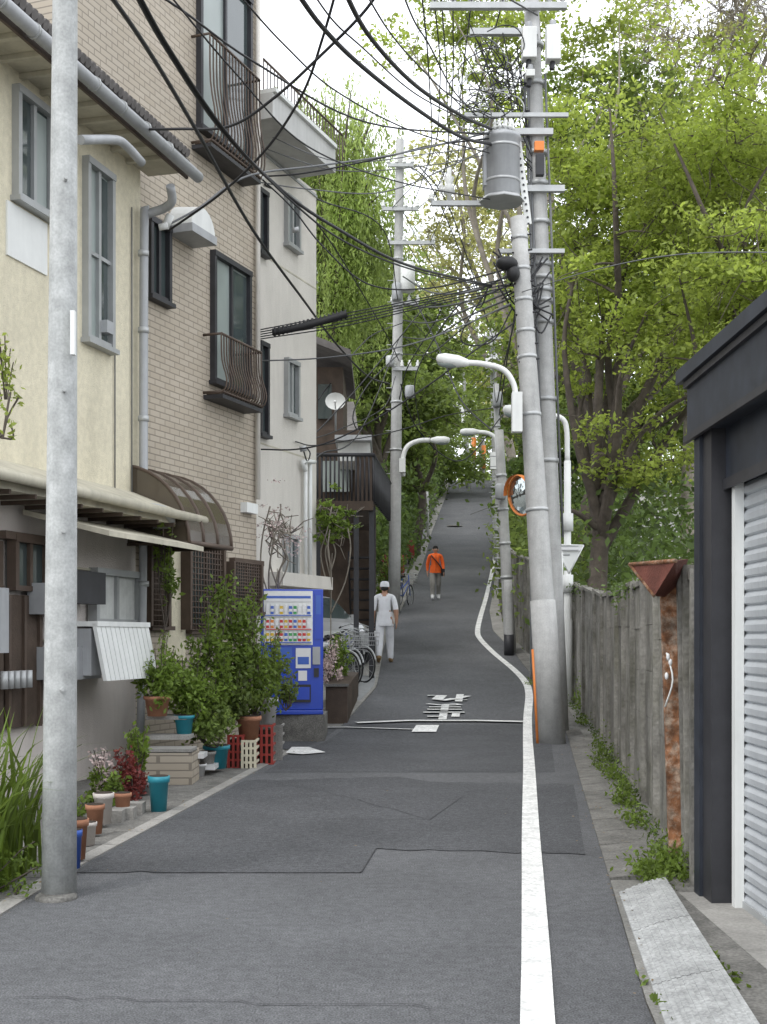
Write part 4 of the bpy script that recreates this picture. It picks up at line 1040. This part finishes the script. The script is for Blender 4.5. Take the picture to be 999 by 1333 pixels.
for i,(x,y,d,rx,ry,n,ls,lm) in enumerate(shr):
    k=d/F; shrub('potted_shrub' if i<19 else 'climbing_plant',P(x,y,d),(rx*k,.28,ry*k),int(n*1.3),ls,lm,100+i)
E=empty('strap_leaf_plant'); mb=MB('leaves',E); r=random.Random(4)
for i in range(300):
    bx=-2.42+r.uniform(-.4,.2); by=7.35+r.uniform(-.6,.7); L_=r.uniform(.5,1.3); an=r.uniform(0,6.28); ln=r.uniform(.2,.85)
    pts=[]
    for k in range(7):
        t=k/6; pts.append(V(bx+math.cos(an)*ln*L_*t*t*.7,by+math.sin(an)*ln*L_*t*t*.7,L_*(t-.5*ln*t**3)))
    w=r.uniform(.010,.022); sd=V(-math.sin(an),math.cos(an),0)
    for k in range(6):
        w0=w*(1-(k/6)**2*.9);w1=w*(1-((k+1)/6)**2*.95); mb.face([pts[k]-sd*w0,pts[k]+sd*w0,pts[k+1]+sd*w1,pts[k+1]-sd*w1],L_shrub,True)
mb.build()
shrub('ground_cover_plant',(-2.3,7.1,.14),(.30,.3,.14),900,.018,L_shrub,160)
shrub('ground_cover_plant',(-2.5,7.4,.6),(.25,.3,.35),400,.025,L_shrub,161)
# ---------------------------------------------------------------- vending machine
Vm=empty('vending_machine'); mb=MB('cabinet',Vm)
d=17.3; a=P(340,930,d);b=P(421,767,d); x0,x1,z0,z1=a.x,b.x,a.z,b.z
yaw=0.10
def vb(u0,u1,w0,w1,o0,o1,mt,mbx=None):
    mbx=mbx or mb
    def T(u,o,w): 
        x=(u-1)*(x1-x0); y=-o
        return V(x1+x*math.cos(yaw)-y*math.sin(yaw), d+x*math.sin(yaw)+y*math.cos(yaw), z0+(z1-z0)*w)
    mbx.hexa([T(u0,o1,w0),T(u1,o1,w0),T(u1,o0,w0),T(u0,o0,w0),T(u0,o1,w1),T(u1,o1,w1),T(u1,o0,w1),T(u0,o0,w1)],mt)
vb(0,1,.036,1,-.75,0,'blue'); vb(.03,.97,0,.03,-.7,-.03,'dark')
vb(.0,1,.0,.035,-.75,.02,'blue')
mb.build(.012)
mb=MB('display',Vm)
vb(.05,.83,.555,.985,-.02,.012,'white')
vb(.08,.80,.90,.965,0,.02,'canw')
vb(.08,.80,.925,.945,.02,.022,'canb')
rows=[.80,.69,.585]
for ri,rw in enumerate(rows):
    vb(.07,.81,rw-.018,rw-.002,.0,.035,'canw'); 
    vb(.07,.81,rw-.014,rw-.006,.035,.037,'canr' if ri==1 else 'canb')
    cols=[['canw','canb','canw','cany','canw','canb','cang','canw','canw','canb'],['canr','cano','canw','canr','cany','canr','canb','cano','canr','canw'],['cany','cany','canr','canr','canb','cang','cang','canr','canr','cany']][ri]
    for i,cn in enumerate(cols):
        u=.085+i*.073; vb(u,u+.05,rw,rw+.065,.004,.03,cn); vb(u+.006,u+.044,rw+.065,rw+.078,.006,.026,'canw'); vb(u,u+.05,rw+.02,rw+.042,.03,.032,'canw')
vb(.87,.97,.60,.97,.0,.012,'blue'); vb(.88,.96,.80,.95,.012,.016,'canb')
vb(.07,.10,.40,.52,.0,.012,'canw'); vb(.12,.5,.45,.535,.0,.006,'canb')
vb(.56,.80,.37,.53,.0,.012,'canw'); vb(.59,.77,.40,.46,.012,.015,'canb')
vb(.83,.95,.40,.54,.0,.03,'grey'); vb(.85,.93,.30,.37,.0,.02,'dark')
vb(.40,.80,.10,.24,.0,.03,'dark'); vb(.42,.78,.12,.22,.03,.034,'blue')
vb(.60,.74,.27,.35,.0,.008,'canw')
mb.build()
mb=MB('vending_machine_base'); mb.box(x0-.1,x1+.02,d-.02,d+.9,-.1,z0-.002,'concd'); mb.build()
# ---------------------------------------------------------------- car
def car(name,loc,yaw):
    E=empty(name); mb=MB('body',E)
    xs=[0,.12,.5,.95,1.35,1.7,2.1,3.0,3.45,3.7,3.8]
    bt=[.52,.68,.84,.92,.95,.96,.97,1.0,1.02,.95,.75]; tp=[.53,.70,.88,.97,1.25,1.44,1.50,1.49,1.40,1.05,.78]
    hb=[.62,.76,.82,.84,.845,.845,.845,.84,.83,.80,.74]; ht=[.5,.62,.68,.72,.66,.62,.61,.60,.58,.62,.6]
    zb=[.28,.22,.2,.2,.2,.2,.2,.2,.2,.22,.3]
    M4=Matrix.Translation(Vector(loc))@Matrix.Rotation(yaw,4,'Z')
    T=lambda x,y,z: M4@Vector((y,x-1.9,z))
    for i in range(len(xs)-1):
        for s in (1,-1):
            a=[(xs[i],s*hb[i]*.93,zb[i]),(xs[i],s*hb[i],.5),(xs[i],s*hb[i],bt[i]-.03),(xs[i],s*ht[i],tp[i]),(xs[i],0,tp[i]+.03)]
            b=[(xs[i+1],s*hb[i+1]*.93,zb[i+1]),(xs[i+1],s*hb[i+1],.5),(xs[i+1],s*hb[i+1],bt[i+1]-.03),(xs[i+1],s*ht[i+1],tp[i+1]),(xs[i+1],0,tp[i+1]+.03)]
            for k in range(4):
                m_='car'
                if k==2 and 3<=i<=8: m_='glass'
                if k==3 and (i in (3,4) or i==8): m_='glass'
                q=[T(*a[k]),T(*b[k]),T(*b[k+1]),T(*a[k+1])]
                mb.face(q if s<0 else q[::-1],m_,True)
    for i in (0,len(xs)-1):
        pts=[(xs[i],-hb[i]*.93,zb[i]),(xs[i],-hb[i],.5),(xs[i],-ht[i],tp[i]),(xs[i],ht[i],tp[i]),(xs[i],hb[i],.5),(xs[i],hb[i]*.93,zb[i])]
        mb.face([T(*p) for p in pts],'car')
    def bx(x0,x1,y0,y1,z0,z1,m_): mb.hexa([T(x0,y0,z0),T(x1,y0,z0),T(x1,y1,z0),T(x0,y1,z0),T(x0,y0,z1),T(x1,y0,z1),T(x1,y1,z1),T(x0,y1,z1)],m_)
    for s in (1,-1):
        bx(.02,.3,s*.48,s*.78,.60,.72,'canw'); bx(3.66,3.8,s*.55,s*.78,.7,.98,'canr'); bx(1.25,1.38,s*.86,s*1.0,.95,1.08,'car')
        for xx in (2.15,3.05): bx(xx-.03,xx+.03,s*.73,s*.80,.97,1.25,'dark')
        for xx in (.72,3.1):
            mb.tube([T(xx,s*.66,.31),T(xx,s*.86,.31)],.31,'tyre',22); mb.tube([T(xx,s*.85,.31),T(xx,s*.875,.31)],.2,'steel',14); mb.tube([T(xx,s*.6,.34),T(xx,s*.855,.34)],.36,'dark',22)
    bx(-.02,.05,-.25,.25,.38,.50,'canw'); bx(-.01,.03,-.5,.5,.25,.36,'dark'); bx(-.005,.06,-.4,.4,.56,.63,'dark')
    mb.build()
car('parked_car',(P(394,0,26.8).x,26.8,gz(25.8)+.05),math.radians(30))
car('parked_car',(le_(57)-1.1,57,gz(57)-.1),math.radians(-8))
def bike(name,loc,yaw,col='dark'):
    mb=MB(name); M4=Matrix.Translation(Vector(loc))@Matrix.Rotation(yaw,4,'Z'); T=lambda x,y,z:M4@Vector((x,y,z))
    for cx in (-.52,.52):
        mb.tube([T(cx+.32*math.cos(t),0,.34+.32*math.sin(t)) for t in np.linspace(0,2*math.pi,25)],.016,'tyre',6,False)
        mb.tube([T(cx+.295*math.cos(t),0,.34+.295*math.sin(t)) for t in np.linspace(0,2*math.pi,25)],.008,'steel',5,False)
        for t in np.linspace(0,2*math.pi,13)[:-1]: mb.tube([T(cx,0,.34),T(cx+.3*math.cos(t),0,.34+.3*math.sin(t))],.003,'steel',3,False)
        mb.tube([T(cx+.36*math.cos(t),0,.34+.36*math.sin(t)) for t in np.linspace(.3,2.8,12)],.018,'steel',5,False)
    for a,b in (((-.52,.34),(-.15,.30)),((-.52,.34),(-.22,.72)),((-.15,.30),(-.25,.85)),((-.15,.30),(.38,.68)),((-.2,.55),(.36,.80)),((.36,.98),(.52,.34))):
        mb.tube([T(a[0],0,a[1]),T(b[0],0,b[1])],.017,col,6)
    mb.tube([T(.30,-.28,.98),T(.34,-.1,1.04),T(.36,0,1.0),T(.34,.1,1.04),T(.30,.28,.98)],.013,'steel',6)
    for s in (1,-1): mb.tube([T(.30,s*.28,.98),T(.2,s*.29,.96)],.018,'black',6)
    mb.ball(T(-.27,0,.90),(.12,.08,.04),'black'); mb.tube([T(-.15,-.12,.18),T(-.15,-.12,.30),T(-.15,.12,.30),T(-.15,.12,.42)],.01,'steel',5)
    for z in (.72,.80,.88,.95):
        w=.13+.03*(z-.72)/.2; mb.tube([T(.45,-w,z),T(.78,-w,z),T(.78,w,z),T(.45,w,z),T(.45,-w,z)],.006,'steel',4)
    for x in np.linspace(.45,.78,6):
        for s in (1,-1): mb.tube([T(x,s*.13,.72),T(x,s*.16,.95)],.004,'steel',3)
    mb.tube([T(-.75,0,.72),T(-.28,0,.72)],.05,'steel',5)
    mb.build()
for i,(x,d,yw) in enumerate(((452,23.6,-50),(440,23.2,-55),(430,22.9,-48),(456,24.5,-70))):
    bike('bicycle',(P(x,0,d).x,d,gz(d)),math.radians(yw),['dark','grey','dark','blue'][i])
bike('bicycle',(P(527,0,38).x,38,gz(38)),math.radians(70),'canb')
def scooter(yy0):
    mb=MB('scooter')
    p=Vector((le_(yy0)-.5,yy0,gz(yy0)))
    for yy in (-.6,.6): mb.tube([p+V(-.05,yy,.25),p+V(.05,yy,.25)],.25,'tyre',16)
    mb.hexa([p+V(-.15,-.2,.3),p+V(.15,-.2,.3),p+V(.15,.8,.35),p+V(-.15,.8,.35),p+V(-.15,-.1,.4),p+V(.15,-.1,.4),p+V(.15,.8,.75),p+V(-.15,.8,.75)],'red')
    mb.hexa([p+V(-.18,-.6,.35),p+V(.18,-.6,.35),p+V(.16,-.4,.35),p+V(-.16,-.4,.35),p+V(-.16,-.5,1.0),p+V(.16,-.5,1.0),p+V(.12,-.38,1.0),p+V(-.12,-.38,1.0)],'red')
    mb.tube([p+V(-.3,-.4,1.05),p+V(0,-.45,1.0),p+V(.3,-.4,1.05)],.02,'dark',6); mb.ball(p+V(0,.4,.8),(.14,.35,.07),'black'); mb.tube([p+V(0,-.6,.25),p+V(0,-.47,.9)],.03,'steel',6); mb.build(.02)
scooter(44); scooter(50)
mb=MB('planter_box')
for i in range(6):
    yy=37+i*1.1; x=le_(yy)-.45; z=gz(yy); mb.tube([V(x,yy,z),V(x,yy,z+.3),V(x,yy,z+.32)],[.14,.19,.2],['terra','conc','red'][i%3],12)
mb.build()
for i in range(5): 
    yy=37+i*1.3; shrub('potted_shrub',(le_(yy)-.5,yy,gz(yy)+.75),(.3,.3,.45),500,.05,[L_shrub,L_mid,L_red][i%3],180+i)
mb=MB('background_house')
mb.box(-6,le_(34)-1.2,33.5,40,gz(33)-.5,gz(33)+5.2,'wood'); mb.hexa([(-6.2,33,gz(33)+5.2),(le_(34)-1.0,33,gz(33)+5.2),(le_(34)-1.0,40.4,gz(33)+5.2),(-6.2,40.4,gz(33)+5.2),(-6,36,gz(33)+6.6),(le_(34)-1.2,36,gz(33)+6.6),(le_(34)-1.2,37,gz(33)+6.6),(-6,37,gz(33)+6.6)],'roof')
mb.box(le_(34)-1.2,le_(34)-1.14,35,36.4,gz(33)+.8,gz(33)+2.4,'frost')
mb.build()
mb=MB('background_house')
zq=gz(68); xq=le_(68)-1.9
mb.box(xq-6,xq,66,73,zq-1,zq+5.0,'eave'); mb.hexa([(xq-6.2,65.6,zq+5),(xq+.4,65.6,zq+5),(xq+.4,73.4,zq+5),(xq-6.2,73.4,zq+5),(xq-6,69.3,zq+6.6),(xq-.2,69.3,zq+6.6),(xq-.2,69.8,zq+6.6),(xq-6,69.8,zq+6.6)],'roof')
for zz in (1.2,3.4):
    mb.box(xq-1.6,xq-.5,65.93,65.99,zq+zz,zq+zz+1.1,'glass'); mb.box(xq-1.7,xq-.4,65.95,65.995,zq+zz-.08,zq+zz,'white')
mb.build()
mb=MB('retaining_wall')
for y in np.arange(62,96,2.):
    a,b=le_(y)-.45,le_(y+2)-.45; mb.hexa([(a-.3,y,gz(y)-.3),(a,y,gz(y)-.3),(b,y+1.97,gz(y+2)-.3),(b-.3,y+1.97,gz(y+2)-.3),(a-.3,y,gz(y)+1.1),(a,y,gz(y)+1.1),(b,y+1.97,gz(y+2)+1.1),(b-.3,y+1.97,gz(y+2)+1.1)],'concd')
mb.build()
# ---------------------------------------------------------------- people
def person(name,loc,yaw,H,clothes,pose):
    E=empty(name); k=H/1.72
    st=pose.get('stride',.2)
    J=dict(pelvis=(0,0,.95,.135),waist=(0,.0,1.08,.135),chest=(0,.01,1.27,.155),uchest=(0,0,1.40,.115),neck=(0,.01,1.49,.055),jaw=(0,.035,1.555,.066),head=(0,.02,1.62,.086),crown=(0,.01,1.68,.070))
    for s,n in ((1,'R'),(-1,'L')):
        f=st*s; arm=pose.get('arm'+n,(-f*.6))
        J['sh'+n]=(s*.185,0,1.41,.066); J['el'+n]=(s*.245,-.04+arm*.25,1.14,.062); J['wr'+n]=(s*.255,.04+arm*.8,.92,.038); J['pa'+n]=(s*.255,.06+arm*.95,.84,.03)
        J['hip'+n]=(s*.095,0,.88,.112); J['kn'+n]=(s*.105,.04+f*.75,.50,.092)
        bk=.06 if f<0 else 0
        J['an'+n]=(s*.11,f*1.25-.02,.10+bk,.070); J['heel'+n]=(s*.11,f*1.25-.05,.045+bk,.042); J['toe'+n]=(s*.125,f*1.25+.16,.035,.036)
    Ed=[('pelvis','waist','top'),('waist','chest','top'),('chest','uchest','top'),('uchest','neck','neck'),('neck','jaw','skin'),('jaw','head','skin'),('head','crown','hair')]
    for n in 'RL': Ed+=[('uchest','sh'+n,'top'),('sh'+n,'el'+n,'top'),('el'+n,'wr'+n,'fore'),('wr'+n,'pa'+n,'skin'),('pelvis','hip'+n,'leg'),('hip'+n,'kn'+n,'leg'),('kn'+n,'an'+n,'leg'),('an'+n,'heel'+n,'shoe'),('an'+n,'toe'+n,'shoe')]
    names=list(J); idx={n:i for i,n in enumerate(names)}
    me=bpy.data.meshes.new('tmp'); me.from_pydata([tuple(c*k for c in J[n][:3]) for n in names],[(idx[a],idx[b]) for a,b,_ in Ed],[])
    ob=bpy.data.objects.new('tmp',me); bpy.context.collection.objects.link(ob)
    md=ob.modifiers.new('s','SKIN'); md.use_smooth_shade=True
    for i,n in enumerate(names):
        r=J[n][3]*k; sv=me.skin_vertices[0].data[i]; sv.radius=(r,r); sv.use_root=(n=='pelvis')
    sb=ob.modifiers.new('ss','SUBSURF'); sb.levels=2; sb.render_levels=2
    dg=bpy.context.evaluated_depsgraph_get(); ev=ob.evaluated_get(dg); m2=bpy.data.meshes.new_from_object(ev); 
    lab=['top','neck','skin','hair','fore','leg','shoe']; 
    m2.materials.clear()
    for l in lab: m2.materials.append(M[clothes[l]])
    segs=[(Vector(J[a][:3])*k,Vector(J[b][:3])*k,lab.index(l)) for a,b,l in Ed]
    for p in m2.polygons:
        c=p.center; best=None
        for a,b,l in segs:
            t=max(0,min(1,(c-a).dot(b-a)/(b-a).length_squared)); dd=(c-(a+(b-a)*t)).length
            if best is None or dd<best[0]: best=(dd,l)
        l=best[1]
        if l in (5,) and c.z>.86*k: l=0
        if l==5 and c.z<.09*k: l=6
        p.material_index=l; p.use_smooth=True
    bpy.data.objects.remove(ob)
    body=bpy.data.objects.new('body',m2); bpy.context.collection.objects.link(body); body.parent=E
    mb=MB('details',E); S=lambda x,y,z:V(x*k,y*k,z*k)
    for s in (1,-1):
        mb.ball(S(s*.032,.098,1.615),.012*k,'canw',8,6); mb.ball(S(s*.032,.107,1.615),.006*k,'black',6,4)
        mb.ball(S(s*.088,.015,1.60),(.014*k,.022*k,.032*k),'skin',8,6)
        mb.tube([S(s*.018,.106,1.638),S(s*.046,.098,1.640)],.004*k,'hair',5)
    mb.tube([S(0,.10,1.62),S(0,.122,1.585),S(0,.104,1.578)],[.007*k,.014*k,.008*k],'skin',8)
    mb.tube([S(-.022,.100,1.553),S(0,.106,1.551),S(.022,.100,1.553)],.005*k,'canr',6)
    for s,n in ((1,'R'),(-1,'L')):
        px,py,pz,_=J['pa'+n]
        mb.ball(S(px,py,pz),(.018*k,.042*k,.048*k),'skin',10,8)
        for fi,(oy,ln) in enumerate(((.030,.068),(.010,.078),(-.010,.072),(-.028,.056))):
            mb.tube([S(px,py+oy*.9,pz-.02),S(px,py+oy,pz-.035-ln*.35),S(px-s*.010,py+oy+.004,pz-.035-ln*.75),S(px-s*.024,py+oy+.006,pz-.035-ln)],[.0095*k,.009*k,.008*k,.006*k],'skin',7)
        mb.tube([S(px,py+.025,pz+.01),S(px-s*.012,py+.052,pz-.015),S(px-s*.016,py+.056,pz-.05)],[.011*k,.010*k,.007*k],'skin',7)
    if pose.get('hat'):
        pr=[(.098,1.628),(.101,1.66),(.094,1.70),(.08,1.735),(.05,1.75),(.0,1.752)]
        for (r0_,za),(r1_,zb) in zip(pr[:-1],pr[1:]):
            for j in range(18):
                t0=2*math.pi*j/18;t1=2*math.pi*(j+1)/18
                mb.face([S(r0_*math.cos(t0),.015+r0_*1.08*math.sin(t0),za),S(r0_*math.cos(t1),.015+r0_*1.08*math.sin(t1),za),S(r1_*math.cos(t1),.015+r1_*1.08*math.sin(t1),zb),S(r1_*math.cos(t0),.015+r1_*1.08*math.sin(t0),zb)],'cloth_w',True)
        mb.ball(S(0,-.03,1.60),(.085*k,.062*k,.06*k),'hair')
    else:
        mb.ball(S(0,-.012,1.655),(.096*k,.100*k,.080*k),'hair',14,10); mb.ball(S(0,.055,1.70),(.07*k,.045*k,.03*k),'hair')
    hem=pose.get('hem',.80)
    n=20
    prof=[(1.10,.165,.13),(1.0,.172,.140),(.90,.182,.150),(hem,.190,.155)]
    for (za,ra,sa),(zb,rb,sb_) in zip(prof[:-1],prof[1:]):
        for j in range(n):
            t0=2*math.pi*j/n;t1=2*math.pi*(j+1)/n; w=lambda t,r_:r_*(1+.04*math.sin(5*t))
            mb.face([S(w(t0,ra)*math.cos(t0),w(t0,sa)*math.sin(t0),za),S(w(t1,ra)*math.cos(t1),w(t1,sa)*math.sin(t1),za),S(w(t1,rb)*math.cos(t1),w(t1,sb_)*math.sin(t1),zb),S(w(t0,rb)*math.cos(t0),w(t0,sb_)*math.sin(t0),zb)],M[clothes['top']],True)
    mb.tube([S(.062*math.cos(t),.01+.062*math.sin(t),1.475+.01*math.sin(t)) for t in np.linspace(0,2*math.pi,15)],.016*k,clothes['top'],6,False)
    if pose.get('strap'):
        sp=[S(.15,.02,1.44),S(.10,.15,1.36),S(.0,.178,1.24),(S(-.13,.155,1.08)),S(-.20,.05,.98)]
        sp=smooth_path(sp,5); mb.tube(sp,.018*k,'black',6)
        c=S(-.235,.03,.88); mb.obox(c,V(.05,0,0),V(0,.13,0),V(0,0,.11),'black')
        mb.tube([S(0,.168,1.42),S(0,.186,1.2),S(0,.165,.9)],.006*k,'rustd',5)
    mb.build()
    E.location=loc; E.rotation_euler=(0,0,yaw); return E
p=R(501,864)
person('man_in_white',(p.x,p.y,gz(p.y)),math.radians(-4),1.74,dict(top='cloth_w',neck='skin',skin='skin',hair='hair',fore='skin',leg='cloth_w',shoe='shoe'),dict(stride=.16,hat=True,hem=.80))
p=R(567,781)
person('man_in_orange',(p.x,p.y,gz(p.y)),math.radians(184),1.74,dict(top='cloth_o',neck='cloth_o',skin='skin',hair='hair',fore='cloth_o',leg='cloth_g',shoe='canw'),dict(stride=.13,strap=True,hem=.86))
# ---------------------------------------------------------------- world, sun, camera
w=bpy.data.worlds.new('World'); bpy.context.scene.world=w; w.use_nodes=True; N=w.node_tree.nodes; L=w.node_tree.links
sk=N.new('ShaderNodeTexSky'); sk.sky_type='NISHITA'; sk.sun_disc=False; sk.sun_elevation=math.radians(55); sk.sun_rotation=math.radians(215)
mx=N.new('ShaderNodeMix'); mx.data_type='RGBA'; mx.inputs[0].default_value=.84; mx.inputs[7].default_value=(17.3,17.8,18.6,1)
L.new(sk.outputs[0],mx.inputs[6]); L.new(mx.outputs[2],N['Background'].inputs[0]); N['Background'].inputs[1].default_value=.135
sl=bpy.data.lights.new('sun','SUN'); sl.energy=1.4; sl.angle=math.radians(16); sl.color=(1,.97,.92)
so=bpy.data.objects.new('sun',sl); bpy.context.collection.objects.link(so)
el_=math.radians(55); az=math.radians(215); dv=Vector((math.sin(az)*math.cos(el_),math.cos(az)*math.cos(el_),math.sin(el_)))
so.rotation_euler=dv.to_track_quat('Z','Y').to_euler()
cam=bpy.data.cameras.new('camera'); co=bpy.data.objects.new('camera',cam); bpy.context.collection.objects.link(co)
cam.sensor_fit='VERTICAL'; cam.sensor_height=36; cam.sensor_width=27; cam.lens=36*F/1333; cam.shift_y=(HY-666.5)/1333; cam.clip_end=2000; cam.clip_start=.05
co.location=(0,0,CH); co.rotation_euler=(math.pi/2,0,0); bpy.context.scene.camera=co
sc=bpy.context.scene; sc.view_settings.view_transform='Standard'; sc.view_settings.look='None'; sc.view_settings.exposure=0
